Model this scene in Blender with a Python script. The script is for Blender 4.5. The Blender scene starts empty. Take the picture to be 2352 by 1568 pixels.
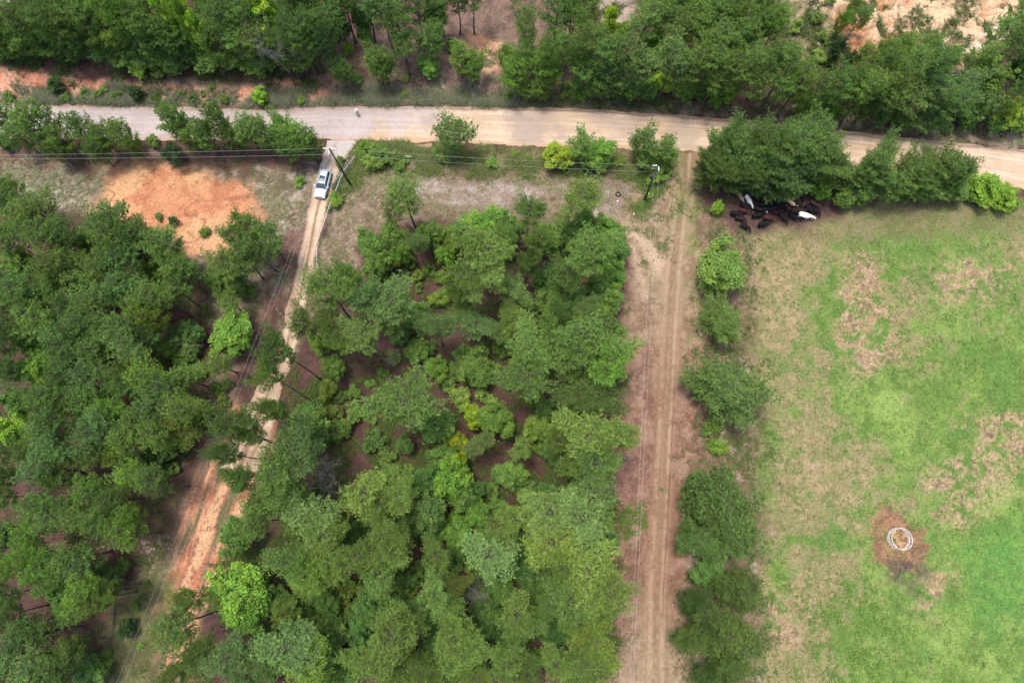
import bpy, bmesh, math, random
import numpy as np
from mathutils import Vector, Matrix

# ---------------------------------------------------------------- camera, sky, sun, exposure
C = bpy.context.scene.collection
scene = bpy.context.scene
CAM_H = 95.0
F = 1567.7                      # focal length and coordinates below are in units of a 2352 px wide picture
CX, CY = 1176.0, 784.0
zc_ = -Vector((-28.0, -410.0, -F)).normalized()        # world up seen from the camera
yc_ = (Vector((0, 1, 0)) - zc_ * zc_.y).normalized()
xc_ = yc_.cross(zc_)
M3 = Matrix((xc_, yc_, zc_))                            # camera -> world
cam_data = bpy.data.cameras.new('camera')
cam = bpy.data.objects.new('camera', cam_data)
C.objects.link(cam)
cam_data.lens = 24.0
cam_data.sensor_width = 36.0
cam_data.clip_start = 0.5
cam_data.clip_end = 6000
cam.matrix_world = Matrix.Translation((0, 0, CAM_H)) @ M3.to_4x4()
scene.camera = cam

SUN_EL, SUN_AZ = math.radians(79), math.radians(-55)    # azimuth from +Y towards +X
world = bpy.data.worlds.new('World')
scene.world = world
world.use_nodes = True
wn = world.node_tree.nodes
sky = wn.new('ShaderNodeTexSky')
sky.sky_type = 'NISHITA'
sky.sun_disc = False
sky.sun_elevation = SUN_EL
sky.sun_rotation = SUN_AZ
sky.dust_density = 4.0
sky.air_density = 1.0
wn['Background'].inputs[1].default_value = 0.15
world.node_tree.links.new(sky.outputs[0], wn['Background'].inputs[0])
sd = bpy.data.lights.new('sun', 'SUN')
sd.energy = 1.6
sd.angle = math.radians(10)
sd.color = (1.0, 0.93, 0.84)
sun = bpy.data.objects.new('sun', sd)
C.objects.link(sun)
sdir = Vector((math.sin(SUN_AZ) * math.cos(SUN_EL), math.cos(SUN_AZ) * math.cos(SUN_EL), math.sin(SUN_EL)))
sun.rotation_euler = sdir.to_track_quat('Z', 'Y').to_euler()
sun.location = sdir * 200
scene.view_settings.view_transform = 'Standard'
scene.view_settings.look = 'None'
scene.view_settings.exposure = 1.1
scene.view_settings.gamma = 1.0
scene.render.engine = 'CYCLES'
scene.cycles.max_bounces = 5
scene.cycles.diffuse_bounces = 3
scene.cycles.transmission_bounces = 4
scene.cycles.glossy_bounces = 2
scene.cycles.caustics_reflective = False
scene.cycles.caustics_refractive = False

# ---------------------------------------------------------------- helpers
def ray(x, y):
    return M3 @ Vector((x - CX, CY - y, -F))

def P(x, y, z=0.0):
    """world point at height z seen at picture position x, y"""
    d = ray(x, y)
    t = (z - CAM_H) / d.z
    return Vector((d.x * t, d.y * t, z))

def N(x, y, z=0.0):
    return P(x * 0.57422, y * 0.57422, z)

def pxm(p):
    """metres per picture unit at a point"""
    d = M3.transposed() @ (Vector(p) - Vector((0, 0, CAM_H)))
    return -d.z / F

def lin(c):
    return tuple(((v / 255) / 12.92 if v <= 10 else (((v / 255) + 0.055) / 1.055) ** 2.4) for v in c)

K = 0.52
def gc(r, g, b, k=K):
    return np.array(lin((r, g, b))) * k

rs = np.random.RandomState(7)
_perm = rs.randint(0, 2 ** 31 - 1, 4096)
def _h(ix, iy, seed):
    return (_perm[(_perm[(ix + seed * 131) & 4095] + iy) & 4095] & 0xffff) / 65535.0

def vnoise(x, y, seed=0):
    ix = np.floor(x).astype(np.int64); iy = np.floor(y).astype(np.int64)
    fx = x - ix; fy = y - iy
    fx = fx * fx * (3 - 2 * fx); fy = fy * fy * (3 - 2 * fy)
    a = _h(ix, iy, seed); b = _h(ix + 1, iy, seed); c = _h(ix, iy + 1, seed); d = _h(ix + 1, iy + 1, seed)
    return (a * (1 - fx) + b * fx) * (1 - fy) + (c * (1 - fx) + d * fx) * fy

def fbm(x, y, scale, octaves=4, seed=0, gain=0.55):
    x = np.asarray(x, float) * scale; y = np.asarray(y, float) * scale
    s = np.zeros_like(x); a = 1.0; tot = 0
    for o in range(octaves):
        # rotate each octave to hide the lattice
        ca, sa = math.cos(0.6 + o * 1.3), math.sin(0.6 + o * 1.3)
        s += a * vnoise(x * ca - y * sa + 17.3 * o, x * sa + y * ca - 9.1 * o, seed + o)
        tot += a; a *= gain; x = x * 2.03; y = y * 2.03
    return s / tot

def sstep(a, b, v):
    t = np.clip((v - a) / (b - a), 0, 1)
    return t * t * (3 - 2 * t)

def sdf_poly(px, py, poly):
    d = np.full(px.shape, 1e18); ins = np.zeros(px.shape, bool)
    n = len(poly)
    for i in range(n):
        ax, ay = poly[i]; bx, by = poly[(i + 1) % n]
        ex, ey = bx - ax, by - ay
        wx, wy = px - ax, py - ay
        t = np.clip((wx * ex + wy * ey) / (ex * ex + ey * ey + 1e-9), 0, 1)
        d = np.minimum(d, (wx - ex * t) ** 2 + (wy - ey * t) ** 2)
        c = ((ay > py) != (by > py)) & (px < (bx - ax) * (py - ay) / ((by - ay) + 1e-12) + ax)
        ins ^= c
    d = np.sqrt(d)
    return np.where(ins, -d, d)

def dist_line(px, py, pts):
    """distance to polyline, and signed side (left positive)"""
    best = np.full(px.shape, 1e18); side = np.zeros(px.shape)
    for i in range(len(pts) - 1):
        ax, ay = pts[i]; bx, by = pts[i + 1]
        ex, ey = bx - ax, by - ay
        wx, wy = px - ax, py - ay
        t = np.clip((wx * ex + wy * ey) / (ex * ex + ey * ey), 0, 1)
        d = (wx - ex * t) ** 2 + (wy - ey * t) ** 2
        m = d < best
        best = np.where(m, d, best)
        side = np.where(m, np.sign(ex * wy - ey * wx), side)
    return np.sqrt(best) * side

def W2(pts):
    return [tuple(P(x, y)[:2]) for x, y in pts]

# roads: left-to-right pairs (one edge, other edge)
ROAD_N = [(-500, 238), (-200, 236), (0, 237), (300, 243), (590, 250), (800, 244), (1000, 243), (1150, 246), (1350, 249), (1568, 263), (1800, 285), (2000, 307), (2200, 327), (2352, 343), (2800, 400)]
ROAD_S = [(-500, 322), (-200, 320), (0, 320), (300, 323), (590, 322), (800, 322), (1000, 329), (1150, 335), (1350, 343), (1568, 348), (1800, 368), (2000, 386), (2200, 408), (2352, 436), (2800, 500)]
LANE_W = [(752, 322), (742, 360), (722, 420), (704, 500), (690, 570), (676, 640), (655, 720), (636, 800), (600, 870), (562, 940), (525, 1020), (500, 1075)]
LANE_E = [(826, 322), (796, 360), (770, 420), (746, 500), (733, 570), (716, 640), (700, 720), (678, 800), (656, 870), (640, 940), (618, 1020), (596, 1085)]
TRK_W = [(1545, 352), (1545, 430), (1530, 520), (1512, 620), (1500, 760), (1492, 900), (1484, 1050), (1478, 1200), (1470, 1350), (1460, 1568), (1450, 1750)]
TRK_E = [(1605, 350), (1596, 430), (1590, 520), (1582, 620), (1574, 760), (1568, 900), (1562, 1050), (1556, 1200), (1548, 1350), (1545, 1568), (1540, 1750)]
road_c = [((a.x + b.x) / 2, (a.y + b.y) / 2) for a, b in zip([P(*q) for q in ROAD_N], [P(*q) for q in ROAD_S])]
QUARRY = W2([(1878, -60), (1885, 20), (1925, 60), (1915, 110), (1935, 150), (1990, 180), (2080, 150), (2160, 150), (2220, 150), (2290, 110), (2330, 70), (2400, 60), (2500, -150), (1900, -150)])
bankx = P(770, 220).x

def height(x, y):
    x = np.asarray(x, float); y = np.asarray(y, float)
    h = (fbm(x, y, 0.04, 3, 11) - 0.5) * 0.7
    d = dist_line(x, y, road_c)                    # positive = north side
    flat = 1 - sstep(3.5, 8, np.abs(d))
    h = h * (1 - flat * 0.85)
    n = fbm(x, y, 0.35, 4, 21)
    bank = sstep(5.6, 8.4, d + (n - 0.5) * 3.0) * 1.1 * (1 - sstep(bankx - 6, bankx + 10, x))
    h = h + bank - np.exp(-((d - 4.9) / 0.7) ** 2) * 0.25
    q = sstep(1.5, -3, sdf_poly(x, y, QUARRY))
    rid = 1 - np.abs(2 * fbm(x + 6 * fbm(x, y, .1, 2, 3), y, 0.13, 5, 31) - 1)
    h = h + q * ((rid - 0.75) * 5.0 - 0.4)
    return h

GY = -1.0
def hz(x, y):
    return float(height(np.array([x]), np.array([y]))[0])

# ---------------------------------------------------------------- tagging
def tag(o, label=None, cat=None, group=None, kind=None):
    if label: o['label'] = label
    if cat: o['category'] = cat
    if group: o['group'] = group
    if kind: o['kind'] = kind
    return o

def empty(name, loc=(0, 0, 0), rz=0, scale=(1, 1, 1)):
    o = bpy.data.objects.new(name, None)
    o.empty_display_size = 0.3
    o.location = loc; o.rotation_euler = (0, 0, rz); o.scale = scale
    C.objects.link(o)
    return o

def link(name, me, parent=None, loc=None):
    o = bpy.data.objects.new(name, me)
    C.objects.link(o)
    if parent: o.parent = parent
    if loc is not None: o.location = loc
    return o

def np_mesh(name, V, Fc, mat=None, smooth=False):
    """V (n,3); Fc (m,k) array of equal-size faces, or list of such arrays"""
    if isinstance(Fc, np.ndarray): Fc = [Fc]
    Fc = [f for f in Fc if len(f)]
    me = bpy.data.meshes.new(name)
    V = np.ascontiguousarray(V, dtype=np.float32)
    loops = np.concatenate([f.ravel() for f in Fc]).astype(np.int32)
    sizes = np.concatenate([np.full(len(f), f.shape[1]) for f in Fc]).astype(np.int32)
    starts = np.concatenate([[0], np.cumsum(sizes)[:-1]]).astype(np.int32)
    me.vertices.add(len(V)); me.vertices.foreach_set('co', V.ravel())
    me.loops.add(len(loops)); me.loops.foreach_set('vertex_index', loops)
    me.polygons.add(len(sizes)); me.polygons.foreach_set('loop_start', starts)
    me.polygons.foreach_set('loop_total', sizes)
    if smooth: me.polygons.foreach_set('use_smooth', np.ones(len(sizes), bool))
    me.update(calc_edges=True)
    if mat: me.materials.append(mat)
    return me

def vcol(me, cols, name='Col'):
    a = me.color_attributes.new(name, 'FLOAT_COLOR', 'POINT')
    c = np.ones((len(cols), 4), np.float32); c[:, :3] = cols
    a.data.foreach_set('color', c.ravel())

class MB:
    """collects boxes, tubes and lofts into one mesh"""
    def __init__(s): s.v = []; s.f = []
    def add(s, vs, fs):
        o = len(s.v); s.v += [tuple(p) for p in vs]; s.f += [tuple(i + o for i in f) for f in fs]
    def tube(s, pts, rad, n=8, cap=True):
        pts = [Vector(p) for p in pts]
        if not hasattr(rad, '__len__'): rad = [rad] * len(pts)
        rings = []
        up0 = None
        for i, p in enumerate(pts):
            d = (pts[min(i + 1, len(pts) - 1)] - pts[max(i - 1, 0)]).normalized()
            if up0 is None:
                up0 = Vector((0, 0, 1)) if abs(d.z) < 0.9 else Vector((1, 0, 0))
            a = (up0 - d * up0.dot(d)).normalized(); b = d.cross(a); up0 = a
            rings.append([p + (a * math.cos(t) + b * math.sin(t)) * rad[i] for t in [2 * math.pi * k / n for k in range(n)]])
        vs = [q for r in rings for q in r]; fs = []
        for i in range(len(pts) - 1):
            for k in range(n):
                fs.append((i * n + k, i * n + (k + 1) % n, (i + 1) * n + (k + 1) % n, (i + 1) * n + k))
        if cap:
            fs.append(tuple(range(n - 1, -1, -1))); fs.append(tuple((len(pts) - 1) * n + k for k in range(n)))
        s.add(vs, fs)
    def box(s, c, d, M=None):
        vs = []
        for sx in (-1, 1):
            for sy in (-1, 1):
                for sz in (-1, 1):
                    v = Vector((c[0] + sx * d[0] / 2, c[1] + sy * d[1] / 2, c[2] + sz * d[2] / 2))
                    vs.append(M @ v if M else v)
        s.add(vs, [(0, 1, 3, 2), (4, 6, 7, 5), (0, 4, 5, 1), (2, 3, 7, 6), (0, 2, 6, 4), (1, 5, 7, 3)])
    def torus(s, c, R, r, n=24, m=8, axis='Z', M=None):
        vs = []; fs = []
        for i in range(n):
            a = 2 * math.pi * i / n
            for j in range(m):
                b = 2 * math.pi * j / m
                x, y, z = (R + r * math.cos(b)) * math.cos(a), (R + r * math.cos(b)) * math.sin(a), r * math.sin(b)
                if axis == 'X': x, y, z = z, x, y
                if axis == 'Y': x, y, z = x, z, y
                v = Vector((x, y, z))
                if M: v = M @ v
                vs.append(v + Vector(c))
                fs.append((i * m + j, ((i + 1) % n) * m + j, ((i + 1) % n) * m + (j + 1) % m, i * m + (j + 1) % m))
        s.add(vs, fs)
    def lathe(s, prof, n=16, axis='Z', c=(0, 0, 0)):
        vs = []; fs = []
        for r, z in prof:
            for k in range(n):
                t = 2 * math.pi * k / n
                x, y, w = r * math.cos(t), r * math.sin(t), z
                if axis == 'X': x, y, w = w, x, y
                if axis == 'Y': x, y, w = x, w, y
                vs.append((x + c[0], y + c[1], w + c[2]))
        for i in range(len(prof) - 1):
            for k in range(n):
                fs.append((i * n + k, i * n + (k + 1) % n, (i + 1) * n + (k + 1) % n, (i + 1) * n + k))
        fs.append(tuple(range(n - 1, -1, -1))); fs.append(tuple((len(prof) - 1) * n + k for k in range(n)))
        s.add(vs, fs)
    def mesh(s, name, mat, smooth=False):
        me = bpy.data.meshes.new(name)
        me.from_pydata(s.v, [], s.f); me.update()
        if mat: me.materials.append(mat)
        if smooth:
            me.polygons.foreach_set('use_smooth', [True] * len(me.polygons))
        bm = bmesh.new(); bm.from_mesh(me); bmesh.ops.recalc_face_normals(bm, faces=bm.faces); bm.to_mesh(me); bm.free()
        return me
    def build(s, name, mat, parent=None, smooth=False, loc=None):
        return link(name, s.mesh(name, mat, smooth), parent, loc)

def copy_tree(o, parent=None):
    c = o.copy(); C.objects.link(c); c.parent = parent
    for k in ('label', 'group'):
        pass
    for ch in list(o.children): copy_tree(ch, c)
    return c

# ---------------------------------------------------------------- materials
def mat_new(name):
    m = bpy.data.materials.new(name); m.use_nodes = True
    return m, m.node_tree.nodes, m.node_tree.links, m.node_tree.nodes['Principled BSDF']

def plain(name, col, rough=0.6, metal=0.0, spec=0.5, noise=0.12, scale=3.0, coat=0.0):
    m, n, l, b = mat_new(name)
    t = n.new('ShaderNodeTexNoise'); t.inputs['Scale'].default_value = scale; t.inputs['Detail'].default_value = 5
    tc = n.new('ShaderNodeTexCoord'); l.new(tc.outputs['Object'], t.inputs['Vector'])
    mr = n.new('ShaderNodeMapRange'); mr.inputs['To Min'].default_value = 1 - noise; mr.inputs['To Max'].default_value = 1 + noise
    l.new(t.outputs['Fac'], mr.inputs['Value'])
    mx = n.new('ShaderNodeVectorMath'); mx.operation = 'SCALE'; mx.inputs[0].default_value = col
    l.new(mr.outputs[0], mx.inputs['Scale']); l.new(mx.outputs[0], b.inputs['Base Color'])
    b.inputs['Roughness'].default_value = rough; b.inputs['Metallic'].default_value = metal
    b.inputs['Specular IOR Level'].default_value = spec
    if coat: b.inputs['Coat Weight'].default_value = coat
    return m

def ground_mat(name, scale=5.0, amt=0.45, bump=0.5, bscale=6.0):
    m, n, l, b = mat_new(name)
    at = n.new('ShaderNodeAttribute'); at.attribute_name = 'Col'
    tc = n.new('ShaderNodeTexCoord')
    t = n.new('ShaderNodeTexNoise'); t.inputs['Scale'].default_value = scale; t.inputs['Detail'].default_value = 6; t.inputs['Roughness'].default_value = 0.7
    l.new(tc.outputs['Object'], t.inputs['Vector'])
    mr = n.new('ShaderNodeMapRange'); mr.inputs['From Min'].default_value = 0.3; mr.inputs['From Max'].default_value = 0.7
    mr.inputs['To Min'].default_value = 1 - amt; mr.inputs['To Max'].default_value = 1 + amt
    l.new(t.outputs['Fac'], mr.inputs['Value'])
    mx = n.new('ShaderNodeVectorMath'); mx.operation = 'SCALE'
    l.new(at.outputs['Color'], mx.inputs[0]); l.new(mr.outputs[0], mx.inputs['Scale'])
    l.new(mx.outputs[0], b.inputs['Base Color'])
    t2 = n.new('ShaderNodeTexNoise'); t2.inputs['Scale'].default_value = bscale; t2.inputs['Detail'].default_value = 5
    l.new(tc.outputs['Object'], t2.inputs['Vector'])
    bp = n.new('ShaderNodeBump'); bp.inputs['Strength'].default_value = bump; bp.inputs['Distance'].default_value = 0.12
    l.new(t2.outputs['Fac'], bp.inputs['Height']); l.new(bp.outputs[0], b.inputs['Normal'])
    b.inputs['Roughness'].default_value = 0.95; b.inputs['Specular IOR Level'].default_value = 0.15
    return m

def leaf_mat(name, transl=0.3, spec=0.25, rough=0.55):
    m, n, l, b = mat_new(name)
    oi = n.new('ShaderNodeObjectInfo')
    at = n.new('ShaderNodeAttribute'); at.attribute_name = 'Col'
    mx = n.new('ShaderNodeVectorMath'); mx.operation = 'MULTIPLY'
    l.new(oi.outputs['Color'], mx.inputs[0]); l.new(at.outputs['Color'], mx.inputs[1])
    l.new(mx.outputs[0], b.inputs['Base Color'])
    b.inputs['Roughness'].default_value = rough; b.inputs['Specular IOR Level'].default_value = spec
    tr = n.new('ShaderNodeBsdfTranslucent')
    l.new(mx.outputs[0], tr.inputs['Color'])
    ms = n.new('ShaderNodeMixShader'); ms.inputs[0].default_value = transl
    l.new(b.outputs[0], ms.inputs[1]); l.new(tr.outputs[0], ms.inputs[2])
    l.new(ms.outputs[0], n['Material Output'].inputs['Surface'])
    return m

def objcol_mat(name, rough=0.7, spec=0.3, white_face=False):
    m, n, l, b = mat_new(name)
    oi = n.new('ShaderNodeObjectInfo')
    tc = n.new('ShaderNodeTexCoord')
    t = n.new('ShaderNodeTexNoise'); t.inputs['Scale'].default_value = 2.2; t.inputs['Detail'].default_value = 4
    l.new(tc.outputs['Object'], t.inputs['Vector'])
    mr = n.new('ShaderNodeMapRange'); mr.inputs['From Min'].default_value = 0.3; mr.inputs['From Max'].default_value = 0.7
    mr.inputs['To Min'].default_value = 0.7; mr.inputs['To Max'].default_value = 1.25
    l.new(t.outputs['Fac'], mr.inputs['Value'])
    mx = n.new('ShaderNodeVectorMath'); mx.operation = 'SCALE'
    l.new(oi.outputs['Color'], mx.inputs[0]); l.new(mr.outputs[0], mx.inputs['Scale'])
    l.new(mx.outputs[0], b.inputs['Base Color'])
    b.inputs['Roughness'].default_value = rough; b.inputs['Specular IOR Level'].default_value = spec
    return m

M_ground = ground_mat('ground_soil', 4.0, 0.42, 0.6, 5.0)
M_road = ground_mat('road_dirt', 3.0, 0.15, 0.4, 5.0)
M_lane = ground_mat('lane_dirt', 3.0, 0.2, 0.5, 5.0)
M_needle = leaf_mat('pine_needles', 0.22)
M_leaf = leaf_mat('broad_leaves', 0.32)
M_bark = plain('pine_bark', (0.10, 0.082, 0.072), 0.9, 0, 0.2, 0.4, 4)
M_grey = plain('grey_dead_wood', (0.34, 0.31, 0.29), 0.9, 0, 0.2, 0.25, 4)
# ---------------------------------------------------------------- the ground
def axis(lo, hi, step, far=1500, g=1.35):
    a = list(np.arange(lo, hi + 1e-6, step))
    s = step; l = []; v = lo
    while v > -far: s *= g; v -= s; l.append(v)
    s = step; r = []; v = hi
    while v < far: s *= g; v += s; r.append(v)
    return np.array(l[::-1] + a + r)

def mixc(col, c, m):
    return col * (1 - m[:, None]) + c * m[:, None]

def two(c1, c2, n, lo=0.4, hi=0.6):
    m = sstep(lo, hi, n)[:, None]
    return c1 * (1 - m) + c2 * m

def paint(x, y):
    nL = fbm(x, y, 0.12, 4, 1); nM = fbm(x, y, 0.42, 6, 2, .66); nS = fbm(x, y, 1.1, 5, 3, .72); nF = fbm(x, y, 2.6, 3, 4, .8)
    wx = x + (fbm(x, y, 0.35, 4, 8) - 0.5) * 5.0
    wy = y + (fbm(x, y, 0.35, 4, 9) - 0.5) * 5.0
    rnd = (_h((x * 7.13).astype(np.int64), (y * 7.13).astype(np.int64), 5))
    def mask(pts, w=1.0, amp=1.0, world=False):
        poly = pts if world else W2(pts)
        xs = [p[0] for p in poly]; ys = [p[1] for p in poly]
        sel = (x > min(xs) - w - 4) & (x < max(xs) + w + 4) & (y > min(ys) - w - 4) & (y < max(ys) + w + 4)
        m = np.zeros(x.shape)
        if sel.any():
            px = x[sel] * (1 - amp) + wx[sel] * amp; py = y[sel] * (1 - amp) + wy[sel] * amp
            m[sel] = sstep(w, -w, sdf_poly(px, py, poly))
        return m
    # woodland litter
    col = two(gc(108, 80, 73), gc(86, 66, 60), nM * .5 + nS * .5, .38, .62)
    col = mixc(col, gc(100, 100, 66), sstep(.56, .68, nL * .6 + nS * .4) * .55)
    # clearings
    m = mask([(-60, -60), (30, -60), (40, 60), (20, 110), (-60, 130)], 2)
    col = mixc(col, two(gc(178, 168, 155), gc(135, 130, 112), nS), m)
    LOT = [(-80, 350), (330, 345), (735, 352), (745, 400), (700, 560), (640, 700), (600, 820), (520, 960), (478, 960), (500, 700), (470, 600), (200, 480), (-80, 430)]
    m = mask(LOT, 1.5)
    lotc = two(gc(148, 130, 112), gc(112, 108, 80), nM * .4 + nS * .6, .4, .6)
    lotc = mixc(lotc, gc(190, 178, 160), sstep(.58, .7, fbm(x, y, .8, 4, 41)) * .7)
    col = mixc(col, lotc, m)
    m = mask([(-80, 352), (700, 352), (745, 385), (560, 392), (400, 380), (300, 378), (200, 410), (60, 390), (-80, 385)], 1.2)
    col = mixc(col, two(gc(120, 84, 76), gc(98, 80, 62), nS), m * .8)
    # red litter either side of the lane
    m = mask([(640, 560), (700, 470), (700, 560), (655, 700), (590, 840), (530, 930), (490, 1020), (478, 940), (540, 860), (600, 700)], 1.2)
    col = mixc(col, two(gc(138, 100, 92), gc(112, 84, 74), nS), m * .8)
    # verge north of the road
    m = mask([(-300, 190), (760, 200), (1150, 205), (1568, 225), (2352, 290), (2700, 330), (2700, 400), (2352, 345), (1568, 264), (1000, 245), (590, 252), (-300, 240)], .8)
    vg = two(gc(160, 140, 122), gc(118, 120, 88), nS * .6 + nM * .4, .4, .6)
    col = mixc(col, vg, m)
    m = mask([(-300, 166), (100, 176), (140, 184), (300, 192), (410, 206), (570, 208), (640, 198), (770, 200), (770, 230), (560, 228), (300, 220), (200, 216), (-300, 220)], .7, .6)
    cb = two(gc(240, 180, 148), gc(224, 154, 122), nM)
    cb = mixc(cb, gc(228, 190, 165), sstep(.6, .7, nS))
    col = mixc(col, cb, m)
    # clearing in the top middle
    m = mask([(1000, 60), (1110, -60), (1330, -60), (1320, 60), (1260, 140), (1165, 175), (1175, 246), (750, 246), (730, 180), (790, 100), (900, 70)], 2)
    col = mixc(col, two(gc(146, 120, 106), gc(112, 96, 82), nS * .7 + nM * .3, .38, .62), m)
    m = mask([(1045, 92), (1100, 72), (1160, 98), (1166, 130), (1142, 178), (1118, 172), (1100, 122), (1058, 112)], .9, .7)
    sa = two(gc(232, 186, 150), gc(214, 160, 124), nM)
    sa = mixc(sa, gc(128, 112, 92), sstep(.56, .64, nS) * .7)
    col = mixc(col, sa, m)
    m = mask([(785, 112), (870, 104), (930, 148), (900, 160), (830, 150), (790, 170), (765, 200), (740, 186)], 1.2)
    col = mixc(col, two(gc(206, 158, 132), gc(150, 112, 95), nS), m * .9)
    m = mask([(1350, -60), (1460, -60), (1455, 60), (1400, 60), (1370, 30)], 1.5)
    col = mixc(col, gc(196, 178, 158), m * .9)
    m = mask([(980, 190), (1060, 170), (1150, 190), (1140, 235), (1000, 235)], 2)
    col = mixc(col, gc(190, 180, 150), m * sstep(.62, .68, nF) * .8)
    m = mask([(1730, -50), (1900, -50), (1930, 90), (1920, 160), (1850, 150), (1800, 70), (1740, 40)], 2)
    col = mixc(col, two(gc(180, 158, 128), gc(118, 118, 78), nS), m)
    # quarry
    m = mask(QUARRY, 1.2, .8, world=True)
    rid = 1 - np.abs(2 * fbm(x + 6 * fbm(x, y, .1, 2, 3), y, 0.13, 5, 31) - 1)
    q = two(gc(212, 152, 112), gc(240, 206, 168), rid + (nS - .5) * .25, .55, .88)
    q = mixc(q, gc(250, 232, 205), sstep(.55, .7, nL))
    q = mixc(q, gc(172, 130, 92), sstep(.60, .68, fbm(x * .6, y * 1.8, .35, 4, 71)) * .7)
    q = mixc(q, gc(196, 128, 92), mask([(1930, 60), (2010, 100), (2040, 140), (1960, 165), (1930, 120)], 2) * .7)
    col = mixc(col, q, m)
    # dry lot south of the road
    DRY = [(806, 352), (1000, 345), (1570, 350), (1602, 520), (1440, 570), (1200, 530), (1000, 505), (880, 515), (830, 560), (815, 640), (720, 720), (640, 830), (690, 640), (728, 560), (764, 440)]
    m = mask(DRY, 1.2, .8)
    dr = two(gc(160, 140, 122), gc(122, 106, 86), nS * .7 + nM * .3, .4, .6)
    dr = mixc(dr, gc(116, 122, 76), sstep(.53, .66, nM) * .5)
    dr = mixc(dr, gc(198, 188, 150), sstep(.64, .70, nF) * .6 * sstep(P(1000, 450).x, P(840, 450).x, x))
    col = mixc(col, dr, m)
    for pts in ([(1010, 426), (1130, 422), (1290, 426), (1300, 440), (1180, 447), (1030, 442)], [(1020, 448), (1150, 456), (1165, 472), (1080, 470), (1008, 458)],
                [(940, 415), (1010, 420), (1020, 440), (950, 450)], [(1390, 430), (1440, 436), (1430, 450), (1385, 448)], [(1330, 470), (1400, 470), (1420, 500), (1350, 500)]):
        col = mixc(col, gc(206, 194, 184), mask(pts, 1.4, .5) * sstep(.36, .6, nS) * .8)
    m = mask([(880, 332), (1000, 336), (1350, 346), (1540, 352), (1540, 378), (1350, 388), (1000, 372), (830, 372)], 1.0)
    col = mixc(col, two(gc(138, 134, 92), gc(108, 112, 66), nS), m * .8)
    m = mask([(1470, 400), (1545, 400), (1550, 455), (1500, 470), (1470, 440)], 1.5)
    col = mixc(col, gc(106, 118, 62), m * sstep(.4, .58, nS) * .9)
    m = mask([(900, 324), (1000, 329), (1000, 340), (900, 338), (840, 330)], .5)
    col = mixc(col, gc(226, 190, 158), m)
    # corridor of the farm track
    COR = [(1545, 350), (1604, 350), (1612, 560), (1625, 800), (1600, 1000), (1600, 1250), (1580, 1450), (1600, 1760), (1360, 1760), (1390, 1300), (1405, 1100), (1425, 800), (1440, 560), (1415, 500)]
    m = mask(COR, 1.0, .5)
    tv = np.clip((P(1500, 420).y - y) / (P(1500, 420).y - P(1500, 1568).y), 0, 1.1)
    red = sstep(.22, .5, tv) * (1 - sstep(.80, .97, tv))
    cc = mixc(two(gc(176, 156, 126), gc(150, 128, 104), nS), two(gc(166, 130, 110), gc(140, 106, 90), nS), red)
    cc = mixc(cc, gc(186, 158, 136), sstep(.55, .66, nM) * .5)
    col = mixc(col, cc, m)
    m = mask([(1400, 520), (1450, 520), (1450, 800), (1430, 1000), (1420, 1400), (1400, 1760), (1340, 1760), (1370, 1200), (1410, 800)], 1.5)
    col = mixc(col, two(gc(146, 108, 98), gc(120, 88, 80), nF), m * .7)
    m = mask([(1560, 420), (1606, 420), (1614, 700), (1608, 800), (1585, 800), (1590, 620)], 1.0)
    col = mixc(col, gc(134, 142, 84), m * sstep(.38, .56, nS) * .85)
    for pts in ([(1425, 512), (1452, 516), (1486, 542), (1528, 590), (1548, 650), (1530, 655), (1502, 606), (1470, 566), (1436, 538)], [(1440, 560), (1452, 562), (1472, 600), (1486, 680), (1478, 690), (1462, 610)]):
        col = mixc(col, gc(214, 188, 160), mask(pts, .9, .3) * .85)
    m = mask([(1500, 1380), (1545, 1380), (1540, 1490), (1500, 1490)], 1.5)
    col = mixc(col, gc(140, 136, 84), m * sstep(.4, .6, nS) * .6)
    for pts in ([(1440, 1150), (1470, 1170), (1492, 1150), (1490, 1215), (1440, 1235), (1430, 1190)], [(1515, 1130), (1548, 1140), (1540, 1190), (1518, 1185)]):
        col = mixc(col, gc(98, 126, 54), mask(pts, 1.0) * sstep(.45, .56, nS) * .9)
    # ground under the row of trees by the pasture
    m = mask([(1604, 470), (1720, 540), (1745, 820), (1770, 1100), (1765, 1760), (1570, 1760), (1590, 1200), (1610, 900)], 1.5)
    rw = two(gc(150, 126, 106), gc(120, 108, 78), nS)
    rw = mixc(rw, gc(196, 182, 168), sstep(.62, .7, nM) * .5)
    col = mixc(col, rw, m)
    # pasture
    PAS = [(1700, 470), (2352, 470), (2700, 500), (2800, 1900), (1742, 1900), (1752, 1100), (1715, 540)]
    m = mask(PAS, 2.0, .7)
    rx = sstep(P(1750, 1000).x, P(2250, 1000).x, x)
    ry = 1 - sstep(P(2000, 1568).y, P(2000, 500).y, y)
    lush = np.clip(rx * .72 + ry * .34 - .04, 0, 1)
    g1 = gc(134, 166, 80); g2 = gc(112, 146, 68); g3 = gc(102, 144, 68); d1 = gc(184, 164, 126); d2 = gc(156, 150, 104)
    grass = two(g2, g1, nM * .5 + nS * .5, .4, .6)
    grass = mixc(grass, g3, sstep(.48, .66, fbm(x, y, .22, 6, 51, .65)) * .65)
    grass = mixc(grass, gc(156, 180, 96), sstep(.5, .72, fbm(x, y, .16, 6, 55, .65)) * .6)
    dry = two(d1, d2, nS, .38, .6)
    dmask = sstep(-.09, .12, (nL * .4 + nM * .35 + nS * .25 - .5) * 1.5 + .12 - lush * .36)
    pas = grass * (1 - dmask[:, None]) + dry * dmask[:, None]
    pas = mixc(pas, gc(112, 98, 74), sstep(.66, .74, nF) * .5)
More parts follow.
